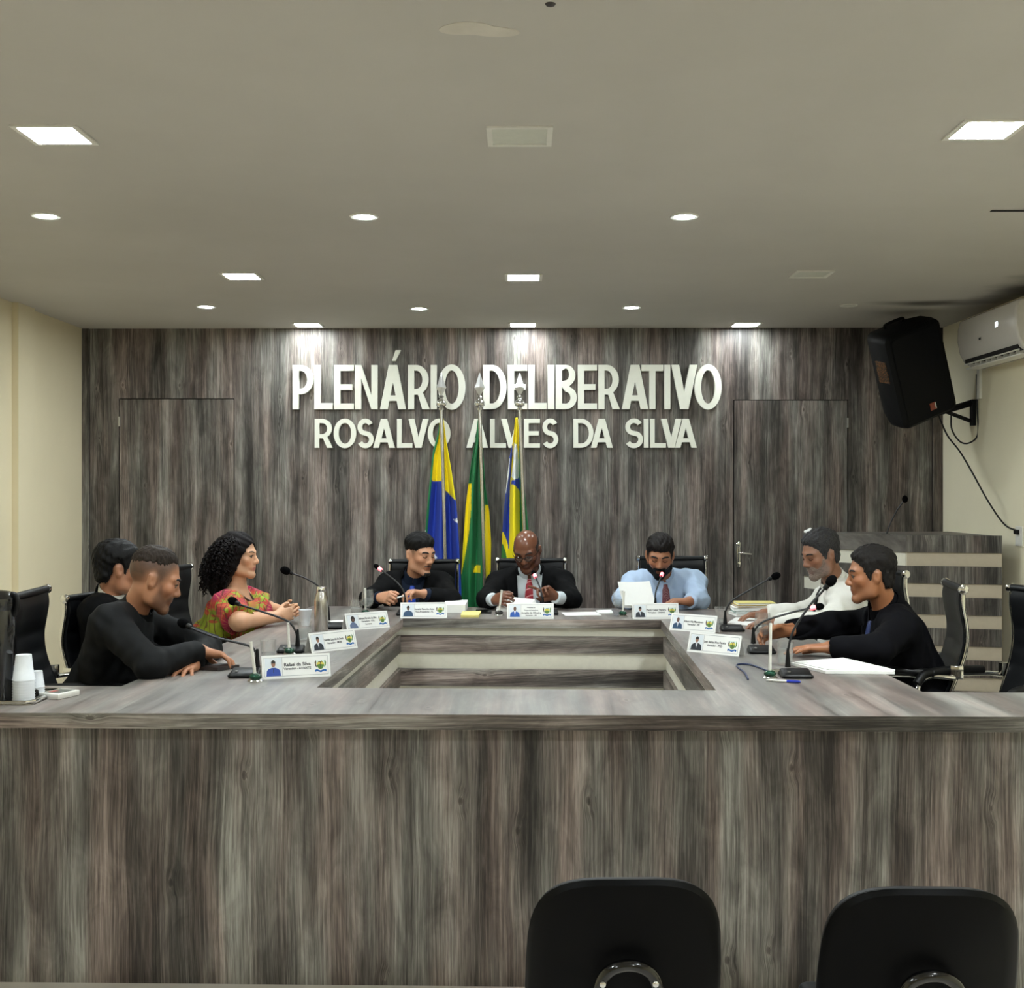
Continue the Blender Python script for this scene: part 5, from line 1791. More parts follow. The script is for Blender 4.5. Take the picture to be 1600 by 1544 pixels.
# ------------------------------------------------------------------ name cards
def portrait(b_parent, x0, z0, w, h, coat, skin, tie_c, shirtc, sl, hairc, woman=False):
    """A printed head-and-shoulders photo on the card face (thin printed shapes)."""
    def flat(name, poly, dz, mat):
        b = B(); vs = [b.verts.new((p[0], -dz, p[1])) for p in poly]
        b.faces.new(vs)
        return obj(name, b, mat, ph)
    b = B(); vs = [b.verts.new(p) for p in ((x0, -.0006, z0), (x0+w, -.0006, z0), (x0+w, -.0006, z0+h), (x0, -.0006, z0+h))]; b.faces.new(vs)
    ph = obj('photo', b, M['photo_bg'], b_parent)
    cx = x0+w/2
    sh = [(-.44, 0), (-.40, .30), (-.30, .40), (-.10, .47), (.10, .47), (.30, .40), (.40, .30), (.44, 0)]
    if woman: sh = [(-.34, 0), (-.36, .25), (-.22, .42), (-.08, .48), (.10, .46), (.26, .34), (.40, .12), (.42, 0)]
    flat('portrait_clothes', [(cx+a*w, z0+c*h) for a, c in sh], .0009, coat)
    if shirtc: flat('portrait_shirt', [(cx-.08*w, z0+.46*h), (cx+.08*w, z0+.46*h), (cx, z0+.12*h)], .0011, shirtc)
    if tie_c: flat('portrait_tie', [(cx-.025*w, z0+.44*h), (cx+.025*w, z0+.44*h), (cx+.012*w, z0+.16*h), (cx-.012*w, z0+.16*h)], .0013, tie_c)
    if woman: flat('portrait_hair', [(cx+.20*w*math.cos(a), z0+.70*h+.24*h*math.sin(a)) for a in [2*PI*i/20 for i in range(20)]], .0010, hairc)
    flat('portrait_face', [(cx+.125*w*math.cos(a), z0+(.67+.015)*h+.19*h*math.sin(a)) for a in [2*PI*i/20 for i in range(20)]], .0012, skin)
    if hairc: flat('portrait_hair', [(cx+.135*w*math.cos(a), z0+.73*h+.17*h*math.sin(a)) for a in [PI*(-.05+1.1*i/12) for i in range(13)]], .0013, hairc)
M['photo_bg'] = plain('pale photo backdrop', srgb(222, 228, 232), .6)
def inkc(name, r, g, b): return plain(name, srgb(r, g, b), .6)
IK = {'blue': inkc('printed blue', 46, 74, 158), 'suit': inkc('printed dark suit', 38, 44, 54), 'steel': inkc('printed grey blue', 96, 110, 140), 'royal': inkc('printed royal blue', 40, 88, 170),
      'teal': inkc('printed slate blue', 44, 74, 104), 'skin': inkc('printed skin', 150, 110, 90), 'dskin': inkc('printed dark skin', 104, 74, 62), 'hair': inkc('printed black', 34, 30, 30),
      'white': inkc('printed white', 236, 238, 240), 'tie': inkc('printed tie', 150, 160, 170), 'green': inkc('printed green', 92, 132, 58), 'yellow': inkc('printed yellow', 222, 206, 90),
      'ribbon': inkc('printed ribbon blue', 36, 98, 168), 'brown': inkc('printed brown', 88, 72, 44), 'sky': inkc('printed sky', 222, 236, 226)}
def emblem(par, cx, cz, s):
    """Small coat of arms: shield with palm, laurel branches at its sides, blue ribbon below."""
    def flat(name, poly, dz, mat, p):
        b = B(); vs = [b.verts.new((cx+x*s, -dz, cz+z*s)) for x, z in poly]; b.faces.new(vs)
        return obj(name, b, mat, p)
    sh = [(-.34, .42), (.34, .42), (.34, -.05), (.18, -.28), (0, -.36), (-.18, -.28), (-.34, -.05)]
    e = flat('emblem', sh, .0006, IK['sky'], par)
    flat('emblem_sun', [(-.30, -.02), (-.32, .14), (-.16, .26), (.16, .26), (.32, .14), (.30, -.02)], .0008, IK['yellow'], e)
    flat('emblem_field', [(-.30, 0), (-.1, .08), (.1, .05), (.30, .02), (.30, -.05), (.18, -.28), (0, -.36), (-.18, -.28), (-.30, -.05)], .0009, IK['green'], e)
    flat('emblem_trunk', [(-.025, -.25), (.03, -.25), (.02, .26), (-.02, .26)], .0011, IK['brown'], e)
    flat('emblem_crown', [(-.22, .22), (-.1, .34), (0, .28), (.1, .36), (.24, .24), (.08, .24), (0, .18), (-.08, .25)], .0011, IK['brown'], e)
    for q in (-1, 1):
        flat('emblem_laurel', [(q*.32, -.22), (q*.44, -.05), (q*.48, .2), (q*.40, .46), (q*.34, .3), (q*.36, .05), (q*.31, -.1)], .0008, IK['brown'] if q < 0 else IK['green'], e)
    flat('emblem_ribbon', [(-.50, -.42), (-.34, -.34), (0, -.46), (.34, -.34), (.50, -.42), (.46, -.58), (.3, -.50), (0, -.62), (-.3, -.50), (-.46, -.58)], .0010, IK['ribbon'], e)
def name_card(bl, br, label, lines, pic, h=.088):
    p, q = on(bl[0], bl[1], TOP), on(br[0], br[1], TOP)
    w = .268
    ang = math.atan2(q.y-p.y, q.x-p.x)
    c = (p+q)/2
    root = thing('name_card', label, 'name card', (c.x, c.y, TOP), ang, 'tent name cards on the table')
    tilt = math.radians(17)
    dy = h*math.tan(tilt); hz = h
    # tent body: front leaf, back leaf, both thin card
    b = B(); t = .0012
    prof = [(0, 0), (dy, hz), (2*dy, 0), (2*dy-t*1.4, 0), (dy, hz-t*3), (t*1.4, 0)]
    L_ = [b.verts.new((-w/2, y, z)) for y, z in prof]; R_ = [b.verts.new((w/2, y, z)) for y, z in prof]
    n = len(prof)
    for i in range(n): b.faces.new((L_[i], L_[(i+1) % n], R_[(i+1) % n], R_[i]))
    b.faces.new((L_[0], L_[1], L_[4], L_[5])); b.faces.new((L_[1], L_[2], L_[3], L_[4]))
    b.faces.new((R_[5], R_[4], R_[1], R_[0])); b.faces.new((R_[4], R_[3], R_[2], R_[1]))
    obj('folded_card', b, M['card'], root)
    face = bpy.data.objects.new('face', None)
    # printed face: local x along the card, z up the leaf, -y outward
    Lf = h/math.cos(tilt)
    Mf = T(0, 0, 0) @ Rx(-tilt)
    def put(o): o.matrix_local = Mf @ o.matrix_local
    before = set(root.children)
    m = .009
    b = B()
    for (x0, z0, x1, z1) in ((-w/2+m, m, w/2-m, m+.0014), (-w/2+m, Lf-m-.0014, w/2-m, Lf-m), (-w/2+m, m, -w/2+m+.0012, Lf-m), (w/2-m-.0012, m, w/2-m, Lf-m), (-w/2+m+.070, m, -w/2+m+.0712, Lf-m)):
        vs = [b.verts.new(p_) for p_ in ((x0, -.0006, z0), (x1, -.0006, z0), (x1, -.0006, z1), (x0, -.0006, z1))]; b.faces.new(vs)
    obj('border', b, M['ink_light'], root)
    portrait(root, -w/2+m+.004, m+.002, .064, Lf-2*m-.005, *pic)
    emblem(root, w/2-m-.030, Lf*.50, .047)
    cx = .012; z = Lf*.5 + .0065*(len(lines)-1)
    for body, size in lines:
        me = text_mesh(body, size, 0, size*.022)
        xs = [v.co.x for v in me.vertices]; wid = max(xs)-min(xs)
        f = min(1.0, .112/wid)
        o = link('print', me, M['ink'], root)
        o.matrix_local = T(cx-.008, -.0008, z) @ Rx(PI/2) @ Matrix.Diagonal((f, 1, 1, 1))
        z -= .0155
    bpy.context.view_layer.update()
    for o in set(root.children) - before: put(o)
    bpy.data.objects.remove(face)
    return root
name_card((411, 1062), (515.7, 1056.5), 'white name card with a man in a blue shirt, nearest on the left', [('Rafael da Silva', .0185), ('Vereador - AVANTE', .0125)], (IK['blue'], IK['skin'], IK['suit'], None, None, IK['hair']))
name_card((484.2, 1021.5), (561.8, 1012), 'white name card beside the steel bottle, a man in a dark suit', [('Geraldo Lacerda de Souza', .0145), ('Vereador - MDB', .0125)], (IK['suit'], IK['skin'], IK['tie'], IK['white'], None, IK['hair']))
name_card((545, 985.8), (606.5, 980.5), 'white name card with a woman in grey blue, before the goblet', [('Adriana Ferreira da Silva', .0145), ('Vereadora - PDL', .0120), ('Secretaria', .0100)], (IK['steel'], IK['dskin'], None, None, None, IK['hair'], True))
name_card((627, 966.2), (697, 965.6), 'white name card in front of the man with the blue tie', [('Ronaldo Paiva dos Anjos', .0145), ('Vice-Presidente - PL', .0125)], (IK['teal'], IK['dskin'], None, None, None, IK['hair']))
name_card((794, 967), (863.5, 967.2), 'white name card in front of the bald man with glasses', [('Presidente da', .0085), ('Camara de Vereadores', .0085), ('Arnaldo de Oliveira', .0150), ('Vereador - PP', .0110)], (IK['royal'], IK['dskin'], IK['royal'], IK['white'], None, None))
name_card((990, 967.5), (1060, 967), 'white name card in front of the man in the light blue shirt', [('Paulo Cesar Pereira', .0145), ('Vereador - UNIAO', .0125)], (IK['suit'], IK['skin'], IK['tie'], IK['white'], None, IK['hair']))
name_card((1046, 984.5), (1116.8, 990), 'white name card at the far right corner of the well, grey-haired man in dark clothes', [('Edson Vila Mendonca', .0145), ('Vereador - PP', .0125)], (IK['teal'], IK['dskin'], IK['tie'], IK['white'], None, None))
name_card((1073.5, 1018), (1154, 1026), 'white name card on the right table, man in a black suit, nearest the camera', [('Joao Batista Alves Pereira', .0145), ('Vereador - PSD', .0125)], (IK['suit'], IK['skin'], IK['tie'], IK['white'], None, IK['hair']))

# ------------------------------------------------------------------ gooseneck microphones
def microphone(base_uv, yaw, pts, label, lit=False, r_head=.020, base=True, bz=TOP):
    """base_uv: where the base stands; pts: photo course of the neck as (u, v, distance)."""
    bp = on(base_uv[0], base_uv[1], bz)
    root = thing('gooseneck_microphone', label, 'microphone', bp, yaw, 'gooseneck microphones')
    inv = (T(bp) @ Rz(yaw)).inverted()
    P = [inv @ at(*p) for p in pts]
    b = B()
    vs = box(b, (-.062, -.050, 0), (.062, .050, .030), .010, None, 3)
    for v in b.verts:
        if v.co.z > .012: v.co.z -= .016*max(0, -v.co.y/.05) ; v.co.x *= .93
    bs = obj('base', b, M['black_plastic'], root, True)
    b = B(); lathe(b, [(.006, 0), (.006, .004), (.001, .005)], 12, T(-.03, -.02, .022)); obj('talk_button', b, M['grey_metal'], bs, True)
    foot = Vector((P[0].x, P[0].y, .026))
    course = smooth_path([foot] + P, 8)
    n = len(course)
    b = B(); lathe(b, [(.012, 0), (.010, .02), (.0055, .07), (.0045, .075)], 14, T(foot)); obj('socket', b, M['black_plastic'], root, True)
    b = B(); tube(b, course, .0048, 8); obj('gooseneck', b, M['cable'], root, True)
    d = (course[-1]-course[-3]).normalized()
    rot = d.to_track_quat('Z', 'Y').to_matrix().to_4x4()
    b = B(); lathe(b, [(.001, -.012), (.010, -.012), (.011, 0), (.011, .012), (.001, .012)], 16, T(course[-1]) @ rot)
    hd = obj('capsule', b, M['led_red'] if lit else M['black_plastic'], root, True)
    if lit: hd['label'] = 'glowing red ring'
    b = B()
    ball(b, course[-1] + d*.030, (r_head, r_head, r_head*1.35), 18, rot)
    obj('foam_windscreen', b, M['foam'], root, True)
    return root
microphone((383, 1057), .05, [(402, 1036, 4.82), (399, 1018, 4.82), (385, 1008, 4.82), (340, 997, 4.84), (305, 984, 4.85), (295, 979, 4.86)], 'black gooseneck microphone before the man in the black shirt')
microphone((455, 1019), .05, [(465, 1002, 5.52), (461, 985, 5.52), (448, 970, 5.52), (410, 956, 5.55), (378, 946, 5.57), (371, 943, 5.58)], 'black gooseneck microphone bending toward the dark-haired man, second on the left')
microphone((520, 982), .1, [(513, 965, 6.62), (512, 945, 6.62), (500, 919, 6.62), (478, 904, 6.64), (459, 897, 6.66), (454, 895, 6.66)], 'black gooseneck microphone behind the steel bottle, bending toward the woman', r_head=.022)
microphone((636, 961), 0, [(633, 945, 7.22), (631, 925, 7.24), (620, 910, 7.26), (604, 897, 7.30), (594, 889.5, 7.32)], 'gooseneck microphone with red ring before the man with the blue tie', True, .015)
microphone((856, 960), 0, [(848, 942, 7.24), (846, 925, 7.27), (840, 909, 7.34), (836, 900, 7.38)], 'gooseneck microphone with red ring before the bald man', True, .014)
microphone((1024, 960), 0, [(1024, 945, 7.22), (1024, 928, 7.24), (1029, 912, 7.30), (1034, 898, 7.36)], 'gooseneck microphone with red ring before the man in the light blue shirt', True, .014)
microphone((1144, 986), -.05, [(1133, 972, 6.42), (1134, 955, 6.42), (1145, 938, 6.42), (1175, 920, 6.44), (1198, 907, 6.46), (1204, 904, 6.46)], 'black gooseneck microphone beside the book stack on the right table', r_head=.020)
microphone((1190, 1020), -.05, [(1177, 1005, 5.62), (1178, 988, 5.62), (1192, 972, 5.62), (1230, 959, 5.63), (1262, 951, 5.64), (1270, 949.5, 5.64)], 'gooseneck microphone with red ring on the right table, by the reaching hand', True, .017)
microphone((1244, 1058), -.05, [(1231, 1040, 4.86), (1231, 1018, 4.86), (1240, 985, 4.86), (1264, 948, 4.86), (1285, 924, 4.86), (1291, 917, 4.86)], 'black gooseneck microphone nearest on the right table, by the blue cable')

# small table flagpoles without flags
def mini_pole(foot, top, label, base='green_base'):
    p = on(foot[0], foot[1], TOP); q = at(top[0], top[1], p.y)
    root = thing('table_flagpole', label, 'table flagpole', p, 0, 'small white table flagpoles')
    b = B(); lathe(b, [(.001, 0), (.030, 0), (.030, .004), (.022, .010), (.012, .016), (.001, .018)], 22); obj('base', b, M['chrome'], root, True)
    b = B(); ball(b, (0, 0, .018), (.024, .024, .014), 18); obj('stone', b, M[base], root, True)
    b = B(); tube(b, [(0, 0, .02), Vector((q.x-p.x, 0, q.z-TOP))], .0062, 10); obj('stick', b, M['stick'], root, True)
    return root
mini_pole((399, 1065), (392, 1003), 'white table flagpole on a green base beside the nearest left name card')
mini_pole((452, 1023), (450, 973), 'white table flagpole before the second microphone on the left')
mini_pole((571, 961), (570.5, 919), 'white table flagpole beside the goblet at the back left corner')
mini_pole((780, 962), (784, 922), 'white table flagpole on a dark base left of the bald man', 'gloss_black')
mini_pole((973, 963), (975, 924), 'white table flagpole on a green base left of the reader in light blue')
mini_pole((1203, 1060), (1204, 974), 'white table flagpole on a green base, right table, by the blue cable')

# ------------------------------------------------------------------ glasses, cups, bottle
def tumbler(u, v, r, h, label, water=.45):
    p = on(u, v, TOP)
    root = thing('water_glass', label, 'glass', p, 0, 'drinking glasses on the table')
    b = B(); lathe(b, [(0, .003), (r*.82, .003), (r*.84, .002), (r, h), (r-.0015, h), (r*.84-.0015, .008), (0, .008)], 28, None, False); obj('glass', b, M['glass'], root, True)
    if water:
        b = B(); lathe(b, [(0, .010), (r*.77, .010), (r*(.77+.13*water), h*water), (0, h*water)], 28, None, False); obj('water', b, M['water'], root, True)
    return root
def goblet(u, v, s, label):
    p = on(u, v, TOP)
    root = thing('stemmed_glass', label, 'glass', p, 0, 'stemmed water glasses on the table')
    prof = [(.034, 0), (.034, .003), (.006, .010), (.005, .032), (.010, .040), (.030, .062), (.037, .088), (.035, .120), (.031, .150), (.0295, .150), (.0335, .120), (.035, .088), (.028, .064), (0, .046)]
    b = B(); lathe(b, [(0, 0)] + [(r*s, z*s) for r, z in prof], 28, None, False); obj('glass', b, M['glass'], root, True)
    b = B(); lathe(b, [(0, .049*s), (.024*s, .066*s), (.0315*s, .088*s), (.0315*s, .098*s), (0, .098*s)], 28, None, False); obj('water', b, M['water'], root, True)
    return root
tumbler(419, 1036, .034, .098, 'clear tumbler behind the nearest left name card')
tumbler(476, 1001, .036, .095, 'clear tumbler of water below the white plastic cup on the left', .6)
tumbler(557, 962, .038, .090, 'clear tumbler at the back left corner behind the woman\'s name card', .5)
tumbler(1126, 975, .034, .095, 'clear tumbler left of the book stack', .3)
tumbler(1227, 1040, .036, .100, 'clear tumbler beside the open document on the right', .7)
goblet(574.5, 961, 1.0, 'stemmed water glass left of the man with the blue tie')
goblet(966, 961, .95, 'stemmed glass left of the man in light blue')
goblet(1192, 1012, 1.08, 'stemmed glass held by the man in the dark suit')
p = on(502, 986, TOP)
root = thing('steel_bottle', 'brushed steel water bottle on the left table', 'bottle', p)
b = B(); lathe(b, [(0, 0), (.034, 0), (.036, .004), (.036, .150), (.034, .175), (.027, .196), (.025, .205), (0, .205)], 32, None, False); obj('body', b, M['steel'], root, True)
b = B(); lathe(b, [(0, .205), (.0235, .205), (.0245, .210), (.0245, .228), (.022, .232), (0, .232)], 28, None, False); obj('cap', b, M['chrome'], root, True)
def plastic_cup(p, r0, r1, h, label, upside=False, name='plastic_cup', group=None):
    root = thing(name, label, 'cup', p, 0, group)
    prof = [(r0, 0), (r0+(r1-r0)*.55, h*.62), (r0+(r1-r0)*.66, h*.64), (r1, h*.97), (r1+.002, h), (r1-.001, h), (r0+(r1-r0)*.6-.001, h*.63), (r0-.001, .002)]
    if upside: prof = [(r, h-z) for r, z in prof]
    b = B(); lathe(b, ([(0, prof[0][1])] if True else []) + prof + [(0, prof[-1][1])], 28, None, False); obj('cup', b, M['cup'], root, True)
    return root
p = on(477, 978, TOP); plastic_cup((p.x, p.y, TOP), .022, .035, .088, 'white disposable cup before the woman, left of the steel bottle')
# saucer plates near the bottle
p = on(531, 974, TOP); root = thing('saucer', 'white saucer behind the steel bottle', 'saucer', p)
b = B(); lathe(b, [(0, .002), (.03, .002), (.055, .010), (.056, .012), (.03, .005), (0, .005)], 28, None, False); obj('plate', b, M['white_plastic'], root, True)

# coffee flask, tray, cup stacks, small box
tp = on(12, 1104, TOP)
tray = thing('serving_tray', 'shiny steel tray under the coffee flask and cups', 'tray', (on(-20, 1090, TOP).x, 4.22, TOP))
b = B()
tx = tray.location.x
w0, w1 = tx-.22, on(66, 1095, TOP).x
vs = box(b, (-.22, -.105, .001), (w1-tx, .16, .004), .001)
obj('plate', b, M['steel'], tray)
b = B(); tube(b, [(-.22, -.105, .010), (w1-tx-.02, -.105, .010), (w1-tx, -.085, .010), (w1-tx, .15, .010), (w1-tx-.02, .16, .010), (-.22, .16, .010), (-.225, .15, .010), (-.225, -.095, .010)], .006, 8, closed=True)
obj('rim', b, M['chrome'], tray, True)
fr = at(21, 1000, 4.17).x
fl_ = thing('coffee_flask', 'black pump coffee flask at the left edge of the photo', 'flask', (fr-.074, 4.17, TOP+.004))
b = B(); lathe(b, [(0, 0), (.074, 0), (.078, .005), (.078, .30), (.076, .315), (0, .315)], 40, None, False); obj('body', b, M['gloss_black'], fl_, True)
b = B(); lathe(b, [(0, .315), (.077, .315), (.081, .33), (.080, .355), (.060, .376), (.03, .382), (0, .382)], 40, None, False)
obj('pump_lid', b, M['gloss_black'], fl_, True)
b = B(); tube(b, smooth_path([(.066, 0, .368), (.080, 0, .364), (.087, 0, .345), (.085, 0, .315), (.074, 0, .295)], 5), .010, 10); obj('handle', b, M['black_plastic'], fl_, True)
b = B(); box(b, (-.018, -.14, .325), (.018, -.07, .355), .008); obj('spout', b, M['black_plastic'], fl_, True)
def cup_stack(u0, u1, vb, n, r0, r1, h, step, d, label):
    c = at((u0+u1)/2, vb, d)
    # every nested cup of the upturned stack is a cup
    for k in range(n):
        plastic_cup((c.x, d, TOP+.0045+k*step), r0, r1, h, label if k == n-1 else label.replace('topmost cup', ORD[k] + ' cup from the bottom'), True, group=label.split('of the ')[1])
cup_stack(20, 54, 1099, 9, .026, .036, .085, .0095, 4.16, 'white plastic cup, topmost cup of the tall upturned stack')
cup_stack(46, 69, 1085, 5, .019, .026, .055, .0085, 4.27, 'white plastic cup, topmost cup of the short upturned stack')
def upl(u, v, w, d, h, yaw, name, label, cat, mat, bev=.003, zoff=0.0):
    p = on(u, v, TOP)
    root = thing(name, label, cat, (p.x, p.y, TOP+zoff), yaw)
    b = B(); box(b, (-w/2, -d/2, 0), (w/2, d/2, h), bev); obj('body', b, mat, root, True)
    return root
x_ = upl(93, 1089, .085, .11, .020, -.35, 'tea_box', 'small white box with a printed lid beside the cup stacks', 'box', M['white_plastic'])
b = B(); box(b, (-.032, -.042, .0203), (.032, .042, .0208)); lb = obj('printed_lid', b, plain('printed lid', srgb(96, 100, 92), .5, noise=.6, nscale=60), x_)
b = B(); box(b, (-.026, -.030, .0209), (-.006, .005, .0213)); obj('red_print', b, plain('red print', srgb(170, 70, 60), .5), lb)
g_ = upl(60, 1086, .050, .045, .026, .3, 'sachet_holder', 'small grey metal holder between the cups and the white box', 'holder', M['steel'], .006, .0045)
g_.location.y = 4.20
b = B(); box(b, (.0, .03, .0), (.045, .085, .030), .010); obj('clip', b, M['black_plastic'], g_, True)

# ------------------------------------------------------------------ papers, books, pens
def sheet(name, corners, th, label, cat, mat=M['paper'], group=None, lines=0):
    """A thin stack of paper with four photographed corners on the table."""
    P = [on(u, v, TOP) for u, v in corners]
    c = sum(P, Vector())/4
    root = thing(name, label, cat, (c.x, c.y, TOP), 0, group)
    b = B(); prism(b, [(p.x-c.x, p.y-c.y) for p in P], .0006, th); obj('sheets', b, mat, root)
    return root, P, c
root, P, c = sheet('notebook', [(308, 1047), (340, 1049), (374, 1044), (344, 1041)], .014, 'dark notebook beside the hands of the man in the black shirt', 'notebook', M['dark_book'])
# papers beside the man with the blue tie
root, P, c = sheet('paper_stack', [(694, 958), (727, 958), (731, 950), (696, 950)], .050, 'thick stack of white papers right of the blue tie man\'s card', 'papers')
root, P, c = sheet('yellow_pad', [(720, 965), (748, 965), (752, 958), (722, 959)], .014, 'pad of yellow note paper near the back inner edge', 'notepad', M['yellow_paper'])
root, P, c = sheet('mobile_phone', [(742, 959), (768, 959), (768, 955), (744, 955)], .010, 'dark phone lying right of the yellow note pad', 'phone', M['gloss_black'])
root, P, c = sheet('paper_sheet', [(884, 963), (940, 962), (930, 957), (877, 958)], .004, 'white sheet lying between the bald man and the reader', 'paper')
root, P, c = sheet('envelope', [(934, 959), (958, 959), (955, 954), (931, 955)], .006, 'small white envelope left of the stemmed glass at the back', 'envelope')
# books behind the far right microphone
zz = TOP
for k, (w, d, h, yaw, dx, mat, lab) in enumerate(((.24, .17, .016, .10, .0, M['paper'], 'white book at the bottom of the book stack'), (.235, .165, .014, .0, .006, M['teal'], 'teal edged book, second from the bottom of the stack'),
        (.245, .17, .018, -.06, .004, M['paper'], 'white book in the middle of the stack'), (.23, .17, .012, .05, .012, M['tan'], 'tan folder, second from the top of the book stack'), (.225, .165, .014, .0, .016, M['yellow_paper'], 'pale yellow book, topmost of the book stack'))):
    p = on(1178, 962, TOP)
    bk = thing('book', lab, 'book', (p.x+dx, p.y+.06, zz), yaw, 'books stacked on the right table')
    b = B(); box(b, (-w/2, -d/2, .0), (w/2, d/2, .0022), .0008); box(b, (-w/2, -d/2, h-.0022), (w/2, d/2, h), .0008); box(b, (-w/2, d/2-.003, 0), (w/2, d/2, h), .0008); obj('cover', b, mat, bk)
    b = B(); box(b, (-w/2+.004, -d/2+.004, .0022), (w/2-.004, d/2-.003, h-.0022)); obj('pages', b, M['paper'], bk)
    zz += h + .0003
root, P, c = sheet('paper_sheet', [(1137, 974), (1200, 982), (1215, 970), (1150, 966)], .005, 'white papers under the hands of the man in the white shirt', 'papers')
# open document before the man in the dark suit
root, P, c = sheet('open_document', [(1236, 1040), (1290, 1053), (1398, 1054), (1318, 1034)], .012, 'open white document under the hand of the dark suited man', 'document')
b = B(); prism(b, [((p.x-c.x)*.97, (p.y-c.y)*.97+.002) for p in P], .0123, .017, T(.008, .004, 0) @ Rz(.03)); obj('top_sheet', b, M['paper'], root)
# text lines printed on it
b = B()
for k in range(9):
    t0 = .16 + k*.075
    a = P[0].lerp(P[3], t0) - c; e = P[1].lerp(P[2], t0) - c
    a, e = a.lerp(e, .18), a.lerp(e, .86 if k % 3 else .7)
    a.z = e.z = .0172; n_ = (P[3]-P[0]).normalized()*.0022
    vs = [b.verts.new(q) for q in (a, e, e+n_, a+n_)]; b.faces.new(vs)
obj('print', b, M['ink_light'], root)
# pen
p0, p1 = on(1197, 1065, TOP), on(1251, 1068, TOP)
mid = (p0+p1)/2; ln = (p1-p0).length
root = thing('ballpoint_pen', 'white ballpoint pen with a blue cap on the right table', 'pen', (mid.x, mid.y, TOP+.0055), math.atan2(p1.y-p0.y, p1.x-p0.x))
b = B(); tube(b, [(-ln/2, 0, 0), (-ln/2+.014, 0, 0), (ln*.12, 0, 0)], [.0015, .0045, .0045], 10); obj('barrel', b, M['white_plastic'], root, True)
b = B(); tube(b, [(ln*.10, 0, 0), (ln/2-.01, 0, 0), (ln/2, 0, 0)], [.0056, .0056, .003], 10); obj('cap', b, M['blue_pen'], root, True)
# microphone cable and connector
def flatcable(name, uvs, r, label, mat):
    pts = [on(u, v, TOP) + Vector((0, 0, r)) for u, v in uvs]
    b = B(); tube(b, smooth_path(pts, 8), r, 6)
    o = obj(name, b, M[mat], None, True); tag(o, label, 'cable')
flatcable('microphone_cable', [(1169, 1063), (1163, 1052), (1151, 1042), (1157, 1039), (1172, 1040), (1190, 1046), (1205, 1053)], .0035, 'thin blue cable looped on the right table', 'blue_cable')
p = on(1218, 1053.5, TOP)
root = thing('cable_connector', 'chrome plug joining the blue cable to the nearest right microphone', 'plug', (p.x, p.y, TOP+.011), -.15)
b = B(); tube(b, [(-.045, 0, 0), (-.02, 0, 0), (-.018, 0, 0), (.012, 0, 0)], [.007, .008, .0105, .0105], 14); obj('shell', b, M['chrome'], root, True)
b = B(); tube(b, [(.012, 0, 0), (.034, 0, 0)], [.0085, .0075], 12); obj('sleeve', b, M['black_plastic'], root, True)

# papers held in hands
def held(name, quad, label, mat=M['paper'], th=.003, bend=.0, n=3):
    """quad: four corners (u, v, distance), a slightly curved sheaf."""
    P = [at(*q) for q in quad]
    c = sum(P, Vector())/4
    root = thing(name, label, 'papers', c)
    nrm = (P[1]-P[0]).cross(P[3]-P[0]).normalized()
    if nrm.y > 0: nrm = -nrm
    for k in range(n):
        b = B(); m = 8; rows = []
        off = nrm*(-k*.006) + Vector((.004*k, 0, -.004*k))
        for s_ in (0, 1):
            for i in range(m+1):
                t_ = i/m
                q = (P[0].lerp(P[1], t_) if s_ == 0 else P[3].lerp(P[2], t_)) - c + off - nrm*bend*math.sin(PI*t_)
                rows.append(q)
        fr = [b.verts.new(q) for q in rows]; bk = [b.verts.new(q - nrm*th*.5) for q in rows]
        for i in range(m):
            b.faces.new((fr[i], fr[i+1], fr[m+2+i], fr[m+1+i])); b.faces.new((bk[i+1], bk[i], bk[m+1+i], bk[m+2+i]))
            b.faces.new((fr[i+1], fr[i], bk[i], bk[i+1])); b.faces.new((fr[m+1+i], fr[m+2+i], bk[m+2+i], bk[m+1+i]))
        b.faces.new((fr[0], fr[m+1], bk[m+1], bk[0])); b.faces.new((fr[m+1+m], fr[m], bk[m], bk[m+1+m]))
        obj('sheet', b, mat, root)
    return root
held('held_papers', [(779, 927, 7.50), (836, 936, 7.52), (838, 957, 7.38), (775, 957, 7.38)], 'white papers held by the bald man behind his name card', bend=.012)
held('held_papers', [(965, 909, 7.42), (1015, 908, 7.46), (1024, 944, 7.37), (974, 946, 7.33)], 'white sheets held up by the man in the light blue shirt', bend=.008)
p0, p1 = at(616, 935.5, 7.44), at(632, 931, 7.44)
root = thing('ballpoint_pen', 'thin grey pen between the hands of the man with the blue tie', 'pen', (p0+p1)/2)
b = B(); tube(b, [p0-(p0+p1)/2, p1-(p0+p1)/2], .0055, 8); obj('barrel', b, M['grey_metal'], root, True)

# ------------------------------------------------------------------ lectern microphone and white object
p = at(1384, 836, 7.70)
root = thing('lectern_microphone', 'thin gooseneck microphone rising from the lectern', 'microphone', p)
b = B(); tube(b, smooth_path([(0, 0, -.02), (.02, 0, .05), at(1400, 800, 7.70)-p, at(1412, 783, 7.70)-p], 6), .005, 8); obj('gooseneck', b, M['cable'], root, True)
b = B(); d = (at(1414, 780, 7.70)-p); ball(b, d, (.019, .019, .024), 16); obj('foam_windscreen', b, M['foam'], root, True)
b = B(); lathe(b, [(0, -.010), (.03, -.010), (.028, .0), (0, .002)], 18, T(0, 0, LT-p.z)); obj('base', b, M['black_plastic'], root, True)
p = at(1271, 831, 8.02)
root = thing('white_cloth', 'small crumpled white cloth on top of the lectern', 'cloth', (p.x, 8.02+.06, LT-.004))
b = B(); bmesh.ops.create_icosphere(b, subdivisions=3, radius=1)
for v in b.verts:
    n_ = mnoise.noise(v.co*2.2)
    v.co = Vector((v.co.x*.045, v.co.y*.04, max(0, v.co.z)*.028)) * (1+.35*n_)
obj('cloth', b, M['paper'], root, True)

